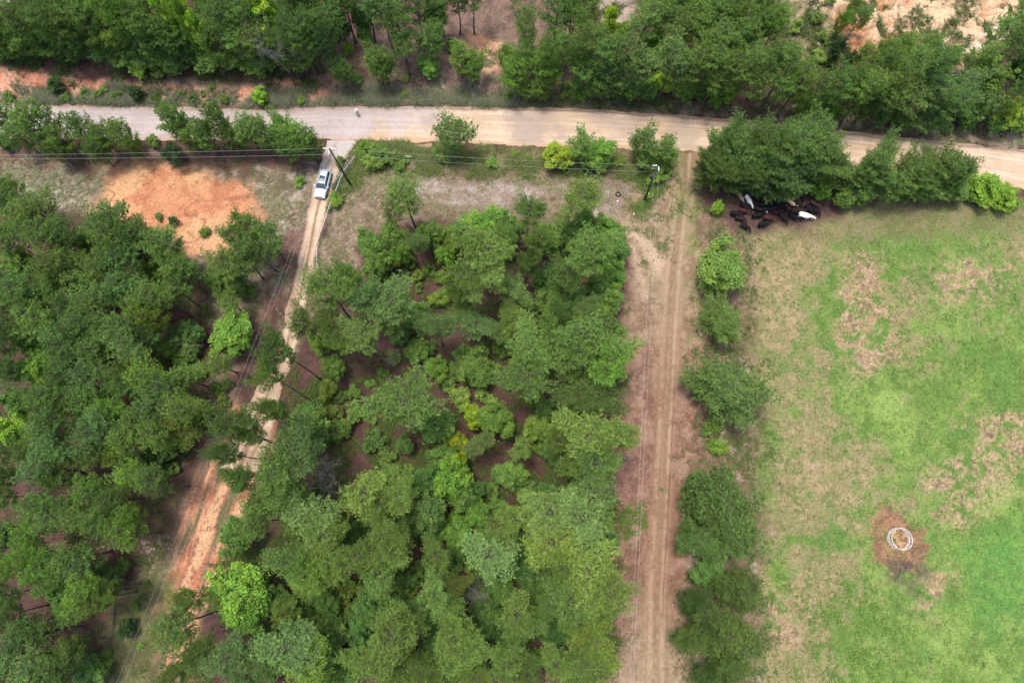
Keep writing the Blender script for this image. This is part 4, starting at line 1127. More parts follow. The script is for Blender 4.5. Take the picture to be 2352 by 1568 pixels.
# fallen and leaning dead trunks
def log(x0, y0, x1, y1, r, lab, z1=None):
    a = P(x0, y0); b = P(x1, y1) if z1 is None else P(x1, y1, z1)
    a.z = hz(a.x, a.y) + r; b.z = (hz(b.x, b.y) + r) if z1 is None else z1
    m = MB(); k = 8; pts = []
    rr = random.Random(int(x0))
    for i in range(k + 1):
        q = a.lerp(b, i / k); q += Vector((rr.gauss(0, .06), rr.gauss(0, .06), rr.gauss(0, .02))) * (1 if 0 < i < k else 0); pts.append(q)
    m.tube(pts, [r * (1.15 - .6 * i / k) for i in range(k + 1)], 8)
    for i in (2, 4, 5, 7):
        q = pts[i]; d = Vector((rr.gauss(0, 1), rr.gauss(0, 1), .5)).normalized() * rr.uniform(.4, .9)
        m.tube([q, q + d], [r * .3, r * .1], 5)
    tag(m.build('fallen_trunk', M_bark, None, True), lab, 'fallen trunk')
log(266, 1362, 256, 1485, .10, 'dark fallen trunk lying on the litter in the lower left wood')
log(606, 1240, 594, 1296, .09, 'thin dark dead trunk on bare ground beside the lower lane')
log(165, 1478, 203, 1486, .12, 'short dark log on red litter near the bottom left corner')
log(505, 1444, 545, 1436, .10, 'thin dark fallen stem under the bright tree, bottom left')
log(1452, 1455, 1430, 1490, .05, 'slim fallen branch on the track edge, lower right')

# ---------------------------------------------------------------- cattle
def skin_mesh(name, verts, edges, rad, mat, root=0, levels=2):
    me = bpy.data.meshes.new(name + '_src'); me.from_pydata(verts, edges, []); me.update()
    ob = bpy.data.objects.new(name + '_src', me); C.objects.link(ob)
    sk = ob.modifiers.new('skin', 'SKIN'); sk.use_smooth_shade = True
    for i, v in enumerate(me.skin_vertices[0].data):
        v.radius = rad[i] if hasattr(rad[i], '__len__') else (rad[i], rad[i]); v.use_root = (i == root)
    ss = ob.modifiers.new('sub', 'SUBSURF'); ss.levels = levels; ss.render_levels = levels
    dg = bpy.context.evaluated_depsgraph_get()
    out = bpy.data.meshes.new_from_object(ob.evaluated_get(dg)); out.name = name
    bpy.data.objects.remove(ob); bpy.data.meshes.remove(me)
    out.materials.clear(); out.materials.append(mat)
    out.polygons.foreach_set('use_smooth', [True] * len(out.polygons)); out.update()
    return out

M_hide = objcol_mat('cow_hide', .75, .12)
M_horn = plain('pale_hoof', (.45, .40, .33), .6)

def ring_loft(stations, n=14):
    """one closed surface through elliptical stations (centre, forward dir, half width, half height, belly)"""
    V, Fs = [], []
    for c, d, a, b, belly in stations:
        c = Vector(c); d = Vector(d).normalized()
        side = d.cross(Vector((0, 0, 1)))
        if side.length < .2: side = Vector((0, -1, 0))
        side.normalize(); up = side.cross(d).normalized()
        for k in range(n):
            t = 2 * math.pi * k / n
            w = math.cos(t); h = math.sin(t)
            ww = a * w * (1 - .12 * max(0, h))
            V.append(c + side * ww + up * (b * h * (belly if h < 0 else 1)))
    m = len(stations)
    for i in range(m - 1):
        for k in range(n):
            Fs.append((i * n + k, i * n + (k + 1) % n, (i + 1) * n + (k + 1) % n, (i + 1) * n + k))
    Fs.append(tuple(range(n - 1, -1, -1))); Fs.append(tuple((m - 1) * n + k for k in range(n)))
    return V, Fs

def make_cow(turn, headz, stride):
    """standing cow about 2.4 m nose to tail, +X forward; body, legs, neck, head, ears and tail fused into one mesh"""
    bm_all = MB()
    st = [((-1.02, 0, 1.10), (1, 0, .1), .10, .16, 1), ((-.95, 0, 1.10), (1, 0, 0), .22, .24, 1), ((-.78, 0, 1.07), (1, 0, 0), .30, .31, 1.0), ((-.5, 0, 1.02), (1, 0, 0), .33, .34, 1.05),
          ((-.15, 0, .98), (1, 0, 0), .38, .36, 1.1), ((.2, 0, .98), (1, 0, 0), .37, .36, 1.08), ((.5, 0, 1.02), (1, 0, 0), .30, .36, 1.0), ((.68, 0, 1.06), (1, 0, .1), .24, .32, 1)]
    ct, sn = math.cos(turn), math.sin(turn)
    def fw(s, z):
        return (.75 + s * math.cos(turn * min(1, s * 1.6)), s * math.sin(turn * min(1, s * 1.6)), z)
    z1, z2, z3 = 1.10, 1.10 + (headz - 1.10) * .5, headz
    st += [(fw(.12, z1), (ct, sn, -.1), .19, .25, 1), (fw(.34, z2), (ct, sn, (z3 - z1) * .8), .135, .18, 1), (fw(.52, z3 + .05), (ct, sn, (z3 - z1)), .12, .15, 1),
           (fw(.62, z3 + .02), (ct, sn, -.5), .135, .14, 1), (fw(.74, z3 - .05), (ct, sn, -.7), .115, .13, 1), (fw(.90, z3 - .17), (ct, sn, -.8), .08, .09, 1), (fw(1.0, z3 - .24), (ct, sn, -.8), .085, .075, 1), (fw(1.04, z3 - .27), (ct, sn, -.8), .05, .045, 1)]
    V, Fs = ring_loft(st); bm_all.add(V, Fs)
    for sy in (-1, 1):
        e0 = Vector(fw(.60, z3 + .08)); side = Vector((-sn, ct, 0)) * sy
        q = e0 + side * .1
        bm_all.add([q + Vector((.0, 0, .03)), q + side * .11 + Vector((ct * .05, sn * .05, .03)), q + side * .21 + Vector((-.02, 0, -.01)), q + side * .11 + Vector((-ct * .05, -sn * .05, -.03)), q + side * .1 + Vector((0, 0, .05))],
                   [(0, 1, 4), (1, 2, 4), (2, 3, 4), (3, 0, 4), (0, 3, 2, 1)])
    body = bm_all
    s1, s2, s3, s4 = stride
    for sy, dx in ((1, s1), (-1, s2)):      # hind legs: knee forward at the belly, hock backward
        pts = [(-.72, sy * .17, .98), (-.64 + dx * .4, sy * .20, .74), (-.80 + dx * .7, sy * .19, .48), (-.76 + dx, sy * .19, .12), (-.74 + dx, sy * .19, .0)]
        body.tube(pts, [.20, .15, .075, .05, .062], 8)
    for sy, dx in ((1, s3), (-1, s4)):
        pts = [(.52, sy * .17, .95), (.50 + dx * .3, sy * .19, .66), (.52 + dx * .6, sy * .18, .40), (.52 + dx, sy * .18, .12), (.54 + dx, sy * .18, .0)]
        body.tube(pts, [.17, .11, .065, .045, .06], 8)
    body.tube([(-1.0, 0, 1.22), (-1.12, .02, 1.1), (-1.14, .03, .8), (-1.12, .04, .55), (-1.11, .04, .42)], [.035, .03, .022, .04, .02], 6)
    me = body.mesh('cow_body', None)
    ob = bpy.data.objects.new('tmp', me); C.objects.link(ob)
    rm = ob.modifiers.new('r', 'REMESH'); rm.mode = 'VOXEL'; rm.voxel_size = .028; rm.use_smooth_shade = True
    sm = ob.modifiers.new('s', 'SMOOTH'); sm.factor = .5; sm.iterations = 3
    dg = bpy.context.evaluated_depsgraph_get()
    out = bpy.data.meshes.new_from_object(ob.evaluated_get(dg)); out.name = 'cow_body'
    bpy.data.objects.remove(ob)
    out.materials.clear(); out.materials.append(M_hide)
    out.polygons.foreach_set('use_smooth', [True] * len(out.polygons)); out.update()
    hd = Vector(fw(.82, z3 - .10))
    # white blaze patch mesh, hugging the face
    return out, hd, turn

cows = [make_cow(0, 1.02, (.05, -.12, .12, -.05)), make_cow(.55, .95, (-.1, .08, -.05, .12)), make_cow(-.5, .90, (.1, -.1, .1, -.1)), make_cow(.15, .62, (.0, -.15, .15, .0))]
M_face = plain('white_face_hair', (.75, .73, .70), .7)
BLK, DKB, RED, TAN, WHT, CRM, BRN = (.008, .008, .010), (.024, .013, .012), (.050, .018, .013), (.36, .26, .19), (.74, .71, .66), (.60, .54, .49), (.09, .055, .045)
HERD = [  # tail x, y, head x, y in a close-up of the herd; coat; pose
 (500, 230, 612, 430, TAN, 3, 'tan cow beside the cream cow, partly hidden at its head'), (640, 270, 768, 515, WHT, 0, 'pale cream cow standing next to the tan cow, upper left of the herd'),
 (555, 425, 745, 575, BLK, 0, 'black cow just below the cream and tan cows'), (495, 530, 745, 605, RED, 0, 'dark reddish cow between two black cows at the left of the herd'),
 (345, 615, 640, 640, BLK, 1, 'leftmost black cow of the herd, facing right'), (455, 675, 668, 755, DKB, 2, 'blackish brown cow just below the leftmost black cow'),
 (545, 795, 765, 945, BLK, 2, 'lowest black cow of the herd, head down at the left'), (670, 210, 830, 380, BLK, 0, 'black cow right of the cream cow, under the branches'),
 (790, 215, 880, 400, BLK, 1, 'black cow half under the pine branches, upper left'), (785, 490, 1040, 595, BLK, 0, 'black cow with a white face in the left middle of the herd'),
 (885, 440, 1185, 475, BLK, 0, 'long black cow right below the hanging branches'), (945, 545, 1225, 505, BLK, 1, 'black cow facing right in the middle of the herd'),
 (755, 665, 1025, 620, BLK, 3, 'black cow in the lower left middle, facing right and up'), (965, 675, 1235, 735, RED, 0, 'dark red cow in the lower middle of the herd'),
 (870, 835, 1145, 760, BLK, 0, 'black cow with a light tail tuft, bottom middle'), (1140, 585, 1390, 575, DKB, 0, 'blackish brown cow in the centre of the herd'),
 (1290, 600, 1465, 815, DKB, 2, 'dark brown cow at the lower right middle, head down'), (1205, 400, 1360, 520, BLK, 0, 'black cow left of the white faced one under the branches'),
 (1400, 520, 1318, 400, BLK, 0, 'black cow with a white face looking up, beside the brown tan cow'), (1415, 345, 1625, 515, TAN, 1, 'brownish tan cow right of the hanging branches'),
 (1490, 385, 1600, 500, BLK, 3, 'black cow directly behind the brownish tan cow'), (1600, 400, 1755, 550, BLK, 0, 'black cow right of the brownish tan cow'),
 (1775, 440, 1930, 645, BLK, 0, 'black cow pointing down above the white cow'), (1885, 485, 2075, 660, BLK, 2, 'rightmost black cow of the herd, head to the lower right'),
 (1880, 375, 2060, 505, BRN, 0, 'brown cow under the bright bush at the right end of the herd'), (1450, 570, 1800, 565, DKB, 0, 'dark brown cow standing across just above the white cow'),
 (1455, 620, 1705, 755, BLK, 3, 'black cow directly left of the white cow'), (1625, 620, 1945, 715, WHT, 0, 'bright white cow at the right of the herd'),
 (1385, 250, 1400, 460, BLK, 0, 'black cow mostly hidden above the white faced cow'), (900, 200, 925, 370, BLK, 3, 'black cow mostly hidden behind the hanging branches'), (540, 190, 430, 215, BLK, 0, 'small black calf at the upper left behind the tan cow'),
 (1700, 210, 1720, 350, BLK, 0, 'black cow in deep shade left of the bright bush')]
for i, (x0, y0, x1, y1, col, pose, lab) in enumerate(HERD):
    a = N(2850 + x0 / 4.704, 720 + y0 / 4.704, 1.0); b = N(2850 + x1 / 4.704, 720 + y1 / 4.704, .9)
    d = b - a; L = math.hypot(d.x, d.y)
    me, hd, turn = cows[pose]
    s = min(1.22, max(.75, L / 2.75))
    if 'calf' in lab: s = .6
    mid = (a + b) / 2
    yaw = math.atan2(d.y, d.x) - turn * .22
    cen = Vector((mid.x, mid.y, 0)) - Vector((math.cos(yaw), math.sin(yaw), 0)) * .33 * s
    body = link('cow', me); body.location = (cen.x, cen.y, hz(cen.x, cen.y) - .01)
    body.rotation_euler = (0, 0, yaw); body.scale = (s, s * 1.22, s); body.color = (*col, 1)
    tag(body, lab, 'cow', 'herd of cattle in the shade')
    if 'white face' in lab or 'white faced one' in lab and 'looking' in lab:
        # the white face: a shell of the head, 6 mm proud of it
        bm = bmesh.new(); bm.from_mesh(me)
        cut = [f for f in bm.faces if (f.calc_center_median() - hd).length > .21]
        bmesh.ops.delete(bm, geom=cut, context='FACES')
        bm.normal_update()
        for v in bm.verts: v.co += v.normal * .006
        fm = bpy.data.meshes.new('cow_face'); bm.to_mesh(fm); bm.free()
        fm.materials.clear(); fm.materials.append(M_face)
        link('white_face', fm, body)

# ---------------------------------------------------------------- hay ring
M_galv = plain('white_galvanised_steel', (.66, .68, .68), .45, .1, .5, .08)
M_dgalv = plain('dull_galvanised_steel', (.30, .32, .33), .5, .4, .5, .12)
rc = P(2065, 1237, .6); hr = empty('hay_ring', (rc.x, rc.y, hz(rc.x, rc.y)))
tag(hr, 'round white steel hay ring feeder standing on trampled straw in the pasture', 'hay feeder')
for z in (.05, .3, .52, 1.15):
    m = MB(); m.torus((0, 0, z), 1.38, .028 if z > 1 else .022, 64, 8); m.build('hoop', M_galv, hr, True)
m = MB(); k = 64; vs = []; fs = []
for i in range(k):
    t = 2 * math.pi * i / k
    for r_, z in ((1.372, .06), (1.372, .5), (1.388, .5), (1.388, .06)): vs.append((r_ * math.cos(t), r_ * math.sin(t), z))
for i in range(k):
    for j in range(4): fs.append((i * 4 + j, ((i + 1) % k) * 4 + j, ((i + 1) % k) * 4 + (j + 1) % 4, i * 4 + (j + 1) % 4))
m.add(vs, fs); m.build('sheet_skirt', M_galv, hr)
for i in range(16):
    t = 2 * math.pi * i / 16; t2 = t + .16
    m = MB(); m.tube([(1.38 * math.cos(t), 1.38 * math.sin(t), .5), (1.38 * math.cos(t2), 1.38 * math.sin(t2), 1.15)], .022, 6); m.build('divider_bar', M_galv, hr, True)

# ---------------------------------------------------------------- car
def build_car():
    pa = N(1180 + 632 / 5.227, 560 + 640 / 5.227, 1.2); pb = N(1180 + 525 / 5.227, 560 + 1190 / 5.227, .55)
    d = pb - pa; yaw = math.atan2(d.y, d.x)
    mid = (pa + pb) / 2
    root = empty('parked_car', (mid.x, mid.y, hz(mid.x, mid.y) + .035), yaw)
    tag(root, 'silver estate car with dark glass sunroof stopped on the dirt lane by the gate', 'car')
    paint_ = plain('silver_paint', (.50, .56, .62), .28, .35, .5, .03, 2, .6)
    glass = plain('dark_glass', (.03, .045, .055), .08, 0, .8, .05)
    blackp = plain('black_trim', (.02, .02, .022), .5)
    rubber = plain('tyre_rubber', (.018, .018, .018), .85)
    alloy = plain('alloy_rim', (.55, .57, .58), .3, .8)
    lamp = plain('lamp_lens', (.75, .8, .84), .12, .1, .8)
    redl = plain('red_lamp_lens', (.45, .02, .02), .2)
    white = plain('white_plate', (.8, .8, .8), .5)
    # body shell: sections along length (x, half width, bottom z, belt z, top z at centre)
    secs = [(2.30, .62, .38, .58, .66), (2.24, .78, .28, .66, .76), (2.05, .88, .24, .74, .86), (1.6, .925, .24, .82, .95), (1.0, .935, .24, .88, 1.02), (.4, .94, .24, .92, 1.0), (-.5, .94, .24, .94, 1.0),
            (-1.3, .935, .24, .95, 1.02), (-1.9, .92, .26, .94, 1.02), (-2.2, .86, .30, .90, .98), (-2.34, .72, .38, .82, .90)]
    V = []; n = 12
    for x, w, zb, zs, zt in secs:
        prof = [(w * .88, zb), (w, zb + .12), (w * 1.0, (zb + zs) / 2), (w * .97, zs), (w * .88, zs + (zt - zs) * .6), (w * .45, zt)]
        ring = prof + [(-a, b) for a, b in reversed(prof)]
        V += [(x, a, b) for a, b in ring]
    Fs = []
    for i in range(len(secs) - 1):
        for k in range(n): Fs.append((i * n + k, i * n + (k + 1) % n, (i + 1) * n + (k + 1) % n, (i + 1) * n + k))
    Fs.append(tuple(range(n))); Fs.append(tuple((len(secs) - 1) * n + k for k in range(n - 1, -1, -1)))
    m = MB(); m.add(V, Fs); m.build('body', paint_, root, True)
    # bonnet creases
    m = MB()
    for sy in (-1, 1): m.tube([(1.02, sy * .48, 1.022), (1.6, sy * .42, .962), (2.0, sy * .36, .885)], .014, 6)
    m.build('bonnet_crease', paint_, root, True)
    # greenhouse: glass block with pillars; roof on top
    def slab(name, pts_low, pts_top, mat):
        m = MB(); k = len(pts_low); m.add(pts_low + pts_top, [(i, (i + 1) % k, k + (i + 1) % k, k + i) for i in range(k)] + [tuple(range(k - 1, -1, -1)), tuple(range(k, 2 * k))]); return m.build(name, mat, root)
    ws = [(1.02, -.80, 1.0), (1.08, 0, 1.03), (1.02, .80, 1.0)]
    wt = [(.30, -.62, 1.44), (.36, 0, 1.475), (.30, .62, 1.44)]
    def panel(name, quad, mat, th=.02):
        q = [Vector(p) for p in quad]; nrm = (q[1] - q[0]).cross(q[-1] - q[0]).normalized() * th
        m = MB(); k = len(q); m.add([p + nrm for p in q] + [p - nrm for p in q], [tuple(range(k)), tuple(range(2 * k - 1, k - 1, -1))] + [(i, k + i, k + (i + 1) % k, (i + 1) % k) for i in range(k)]); return m.build(name, mat, root)
    slab('cabin', [(1.0, -.80, .95), (1.0, .80, .95), (-2.05, .80, .95), (-2.05, -.80, .95)], [(.28, -.60, 1.44), (.28, .60, 1.44), (-1.80, .58, 1.44), (-1.80, -.58, 1.44)], paint_)
    panel('windscreen', [(1.0, -.74, 1.0), (1.0, .74, 1.0), (.36, .58, 1.42), (.36, -.58, 1.42)], glass)
    panel('rear_window', [(-2.06, .70, 1.04), (-2.06, -.70, 1.04), (-1.86, -.54, 1.40), (-1.86, .54, 1.40)], glass)
    for sy in (-1, 1):
        for xa, xb, xta, xtb in ((.84, -.02, .30, -.02), (-.10, -1.0, -.10, -1.0), (-1.08, -1.86, -1.08, -1.68)):
            panel('side_window', [(xa, sy * .792, 1.03), (xb, sy * .792, 1.03), (xtb, sy * .625, 1.40), (xta, sy * .625, 1.40)], glass)
    m = MB()
    rf = []
    for x in (.32, .1, -.8, -1.6, -1.84):
        crown = 1.475 if -1.7 < x < .2 else 1.445
        rf.append([(x, -.63, crown - .03), (x, -.4, crown), (x, 0, crown + .015), (x, .4, crown), (x, .63, crown - .03), (x, .60, crown - .06), (x, -.60, crown - .06)])
    vs = [p for r in rf for p in r]; k = 7
    m.add(vs, [(i * k + j, i * k + (j + 1) % k, (i + 1) * k + (j + 1) % k, (i + 1) * k + j) for i in range(4) for j in range(k)] + [tuple(range(k)), tuple(4 * k + j for j in range(k - 1, -1, -1))])
    m.build('roof', paint_, root, True)
    m = MB(); m.box((-.42, 0, 1.487), (.98, .84, .022)); sf = m.build('sunroof', blackp, root)
    m = MB(); m.box((-.70, 0, 1.503), (.36, .72, .012)); m.build('sunroof_glass', glass, sf)
    m = MB(); m.box((-.20, 0, 1.503), (.44, .70, .012)); m.build('sunroof_glass', plain('grey_glass', (.22, .24, .27), .1), sf)
    for sy in (-1, 1):
        m = MB(); m.tube([(.1, sy * .60, 1.47), (-.1, sy * .60, 1.51), (-1.5, sy * .58, 1.51), (-1.7, sy * .57, 1.46)], .018, 6); m.build('roof_rail', alloy, root, True)
        m = MB(); m.box((.62, sy * 1.03, 1.0), (.14, .20, .13)); m.tube([(.62, sy * .80, .97), (.62, sy * .95, .98)], .03, 6); m.build('mirror', paint_, root)
        m = MB(); m.add([(2.20, sy * .50, .66), (2.27, sy * .46, .56), (2.16, sy * .84, .58), (2.02, sy * .86, .70), (2.02, sy * .58, .85)], [(0, 1, 2, 3, 4)] if sy > 0 else [(4, 3, 2, 1, 0)])
        m = MB(); m.box((2.16, sy * .66, .70), (.22, .30, .12)); m.build('headlight', lamp, root)
        m = MB(); m.box((-2.22, sy * .74, .84), (.18, .22, .20)); m.build('tail_light', redl, root)
        m = MB(); m.box((-.1, sy * .955, .34), (2.3, .05, .12)); m.build('sill', blackp, root)
        for x in (-.05, -1.0):
            m = MB(); m.box((x - .3, sy * .945, .80), (.16, .03, .03)); m.build('door_handle', paint_, root)
        for x in (1.42, -1.38):
            w = empty('wheel', (0, 0, 0)); w.parent = root; w.location = (x, sy * .86, .35)
            m = MB(); m.lathe([(.23, -.115), (.33, -.115), (.355, -.07), (.355, .07), (.33, .115), (.23, .115)], 24, 'Y'); m.build('tyre', rubber, w, True)
            m = MB(); m.lathe([(.06, sy * .125), (.235, sy * .118), (.24, sy * .09), (.10, sy * .05)], 20, 'Y')
            for q in range(5):
                a = q * 2 * math.pi / 5
                m.tube([(.05 * math.cos(a), sy * .13, .05 * math.sin(a)), (.22 * math.cos(a), sy * .128, .22 * math.sin(a))], .022, 5)
            m.build('rim', alloy, w, True)
            m = MB(); m.lathe([(.40, -.03), (.40, .03), (.37, .03), (.37, -.03)], 24, 'Y', (x, sy * .925, .36)); m.build('wheel_arch', blackp, root, True)
    m = MB(); m.box((2.27, 0, .36), (.14, 1.36, .14)); m.build('front_bumper', blackp, root)
    m = MB(); m.box((-2.32, 0, .42), (.14, 1.40, .16)); m.build('rear_bumper', blackp, root)
    m = MB()
    for sy in (-1, 1): m.box((2.295, sy * .15, .60), (.05, .24, .10))
    m.build('grille', blackp, root)
    m = MB(); m.box((2.35, 0, .42), (.02, .50, .10)); m.build('number_plate', white, root)
    m = MB()
    for sy in (-.35, .3): m.tube([(1.0, sy, 1.035), (.72, sy + .42, 1.22)], .012, 5)
    m.build('wiper', blackp, root)
    return root
build_car()

# ---------------------------------------------------------------- person flying the camera
def build_person():
    f = N(1350 + 970 / 11.76, 380 + 965 / 11.76)
    root = empty('person', (f.x, f.y, hz(f.x, f.y) + .03), 0)
    to = Vector((0, 0, 0)) - f; yaw = math.atan2(to.y, to.x)
    root.rotation_euler = (0, 0, yaw + .25)         # faces the camera position
    tag(root, 'person in white shirt, white cap and khaki trousers standing on the road holding a controller', 'person')
    skin = plain('skin', (.45, .28, .20), .6); shirt = plain('white_shirt', (.82, .84, .84), .8); khaki = plain('khaki_cloth', (.20, .18, .12), .85)
    shoe = plain('dark_shoe', (.04, .04, .04), .6); cap = plain('white_cap', (.82, .82, .82), .8)
    # +X forward, +Y left
    v = [(0, 0, .95), (0, 0, 1.15), (0, 0, 1.38), (.01, 0, 1.50), (.03, 0, 1.60), (.04, 0, 1.70), (.13, 0, 1.61)]
    e = [(0, 1), (1, 2), (2, 3), (3, 4), (4, 5), (4, 6)]
    r = [(.15, .12), (.15, .11), (.17, .11), .055, .085, .08, .018]
    for s in (-1, 1):
        b = len(v)
        v += [(0, s * .19, 1.42), (.02, s * .25, 1.18), (.20, s * .16, 1.10), (.27, s * .11, 1.12), (.33, s * .085, 1.13)]
        e += [(2, b), (b, b + 1), (b + 1, b + 2), (b + 2, b + 3), (b + 3, b + 4)]
        r += [.065, .05, .037, .027, (.042, .018)]
        for k, (dy, L) in enumerate(((-.032, .075), (-.011, .085), (.011, .08), (.032, .062))):
            v += [(.365, s * (.075 + dy), 1.135), (.36 + L * .6, s * (.07 + dy * .9), 1.125), (.35 + L * .8, s * (.06 + dy * .8), 1.10)]
            q = len(v); e += [(b + 4, q - 3), (q - 3, q - 2), (q - 2, q - 1)]; r += [.010, .009, .008]
        v += [(.33, s * .045, 1.155), (.365, s * .035, 1.165)]; q = len(v)
        e += [(b + 4, q - 2), (q - 2, q - 1)]; r += [.011, .009]
        b = len(v)
        v += [(0, s * .10, .90), (.02, s * .14, .50), (-.01, s * .18, .10), (.03, s * .185, .05), (.12, s * .20, .04)]
        e += [(0, b), (b, b + 1), (b + 1, b + 2), (b + 2, b + 3), (b + 3, b + 4)]
        r += [.085, .055, .04, .04, .035]
    me = skin_mesh('person_body', v, e, r, skin, 0, 1)
    link('body', me, root)
    sv = [(0, 0, .93), (0, 0, 1.15), (0, 0, 1.38), (0, 0, 1.46)]; se = [(0, 1), (1, 2), (2, 3)]; sr = [(.18, .15), (.18, .14), (.19, .135), (.10, .09)]
    for s in (-1, 1):
        b = len(sv); sv += [(0, s * .19, 1.42), (.02, s * .26, 1.20), (.08, s * .23, 1.14)]; se += [(2, b), (b, b + 1), (b + 1, b + 2)]; sr += [.085, .075, .07]
    link('shirt', skin_mesh('shirt', sv, se, sr, shirt, 0, 1), root)
    tv = [(0, 0, .95)]; te = []; tr = [(.16, .13)]
    for s in (-1, 1):
        b = len(tv); tv += [(0, s * .10, .88), (.02, s * .14, .50), (-.01, s * .18, .12)]; te += [(0, b), (b, b + 1), (b + 1, b + 2)]; tr += [.105, .075, .062]
    link('trousers', skin_mesh('trousers', tv, te, tr, khaki, 0, 1), root)
    for s in (-1, 1):
        m = MB(); st = [((-.09, s * .18, .05), (1, 0, 0), .03, .035, 1), ((-.06, s * .18, .055), (1, 0, 0), .045, .05, 1), ((.05, s * .19, .05), (1, 0, 0), .048, .045, 1), ((.14, s * .20, .04), (1, 0, 0), .05, .035, 1), ((.19, s * .205, .035), (1, 0, 0), .03, .025, 1)]
        V, Fs = ring_loft(st, 10); m.add(V, Fs); m.build('shoe', shoe, root, True)
    m = MB(); m.lathe([(.108, 1.66), (.112, 1.70), (.10, 1.76), (.06, 1.80), (.01, 1.81)], 16, 'Z', (.03, 0, 0)); m.box((.17, 0, 1.675), (.13, .16, .012)); m.build('cap', cap, root, True)
    for s in (-1, 1):
        m = MB(); m.lathe([(.004, -.006), (.011, 0), (.004, .006)], 8, 'X', (.118, s * .033, 1.63)); m.build('eye', shoe, root)
    # controller in the hands
    cm = MB(); cm.box((0, 0, 0), (.11, .20, .04)); cm.box((.05, 0, .05), (.02, .17, .09)); cm.tube([(0, .06, .02), (0, .06, .05)], .008, 6); cm.tube([(0, -.06, .02), (0, -.06, .05)], .008, 6)
    R = Matrix.Rotation(yaw + .25, 4, 'Z')
    o = cm.build('drone_controller', plain('dark_plastic', (.03, .03, .035), .4)); o.location = Vector(root.location) + (R @ Vector((.37, 0, 1.145))); o.rotation_euler = (0, 0, yaw + .25)
    tag(o, 'dark remote controller held by the person on the road', 'controller')
build_person()

# ---------------------------------------------------------------- utility poles and wires
M_pole = plain('weathered_pole_wood', (.085, .075, .058), .9, 0, .2, .3, 3)
M_ins = plain('pale_insulator', (.72, .76, .76), .25)
M_wire = plain('aluminium_wire', (.34, .36, .36), .4, .2)
M_dark = plain('dark_steel', (.03, .03, .03), .5)
M_yel = plain('yellow_guard', (.65, .42, .06), .5)
def pole(base, top, h, lab):
    b = N(*base); b.z = hz(b.x, b.y); t = N(*top, h)
    root = empty('utility_pole', b); tag(root, lab, 'utility pole', 'utility poles')
    m = MB(); m.tube([Vector((0, 0, -.3)), (t - b) * .5, t - b], [.17, .145, .115], 12); m.build('pole', M_pole, root, True)
    return root, b, t
def insul(root, a, b_, n=4):
    m = MB(); a = Vector(a); b_ = Vector(b_); d = (b_ - a).normalized(); q = d.to_track_quat('Z', 'Y').to_matrix().to_4x4()
    L = (b_ - a).length; tmp = MB(); prof = []
    for i in range(n):
        z = L * (i + .2) / n; prof += [(.03, z), (.085, z + .03), (.085, z + .06), (.03, z + .10)]
    tmp.lathe([(.02, 0)] + prof + [(.02, L)], 10)
    m.add([a + (q @ Vector(v)) for v in tmp.v], tmp.f); return m.build('insulator', M_ins, root, True)
r1, b1, t1 = pole((1403, 741), (1317, 594), 10.5, 'leaning wooden utility pole at the lane mouth, carrying a coil of cable')
r2, b2, t2 = pole((2578, 800), (2631, 664), 10.5, 'dark utility pole at the farm track corner, where the wires turn')
def mid(b, t, f): return (t - b) * f
m = MB(); m.torus((0, 0, 0), .28, .03, 28, 6, 'Z', Matrix.Scale(1.35, 4, (1, 0, 0))); o = m.build('cable_coil', M_dark, r1, True); o.location = mid(b1, t1, .68) + Vector((.28, -.1, 0))
m = MB(); m.box((0, 0, 0), (.5, .08, .08)); o = m.build('crossarm', M_dgalv, r1); o.location = (t1 - b1) + Vector((0, 0, .05))
insul(r1, (t1 - b1) + Vector((-.25, 0, 0)), (t1 - b1) + Vector((-.85, 0, 0))); insul(r1, (t1 - b1) + Vector((.25, -.03, 0)), (t1 - b1) + Vector((.85, -.05, 0))); insul(r1, (t1 - b1) + Vector((-.05, -.15, -.2)), (t1 - b1) + Vector((-.18, -.75, -.35)), 3)
m = MB(); m.box((0, 0, 0), (.9, .07, .07)); o = m.build('crossarm', M_dgalv, r2); o.location = mid(b2, t2, .93) + Vector((-.2, 0, 0))
insul(r2, (t2 - b2) + Vector((-.1, .05, .02)), (t2 - b2) + Vector((-.75, .05, .02))); insul(r2, (t2 - b2) + Vector((.12, -.1, .02)), (t2 - b2) + Vector((.1, -.75, 0)))
m = MB(); m.tube([(0, 0, -.4), (0, 0, -.35), (0, 0, .3), (0, 0, .38)], [.15, .2, .2, .1], 14); o = m.build('transformer', M_dark, r2, True); o.location = mid(b2, t2, .70) + Vector((-.34, -.05, 0))
m = MB(); m.box((0, 0, 0), (.9, .06, .06)); m.tube([(-.4, 0, 0), (-.4, 0, .2)], .035, 6); m.tube([(.35, 0, 0), (.35, 0, .2)], .035, 6); o = m.build('cutout_bracket', M_dark, r2); o.location = mid(b2, t2, .77)
m = MB(); m.tube([(0, 0, 0), (0, 0, .9)], [.08, .07], 8); o = m.build('riser_guard', M_ins, r2, True); o.location = mid(b2, t2, .12) + Vector((.2, 0, 0))

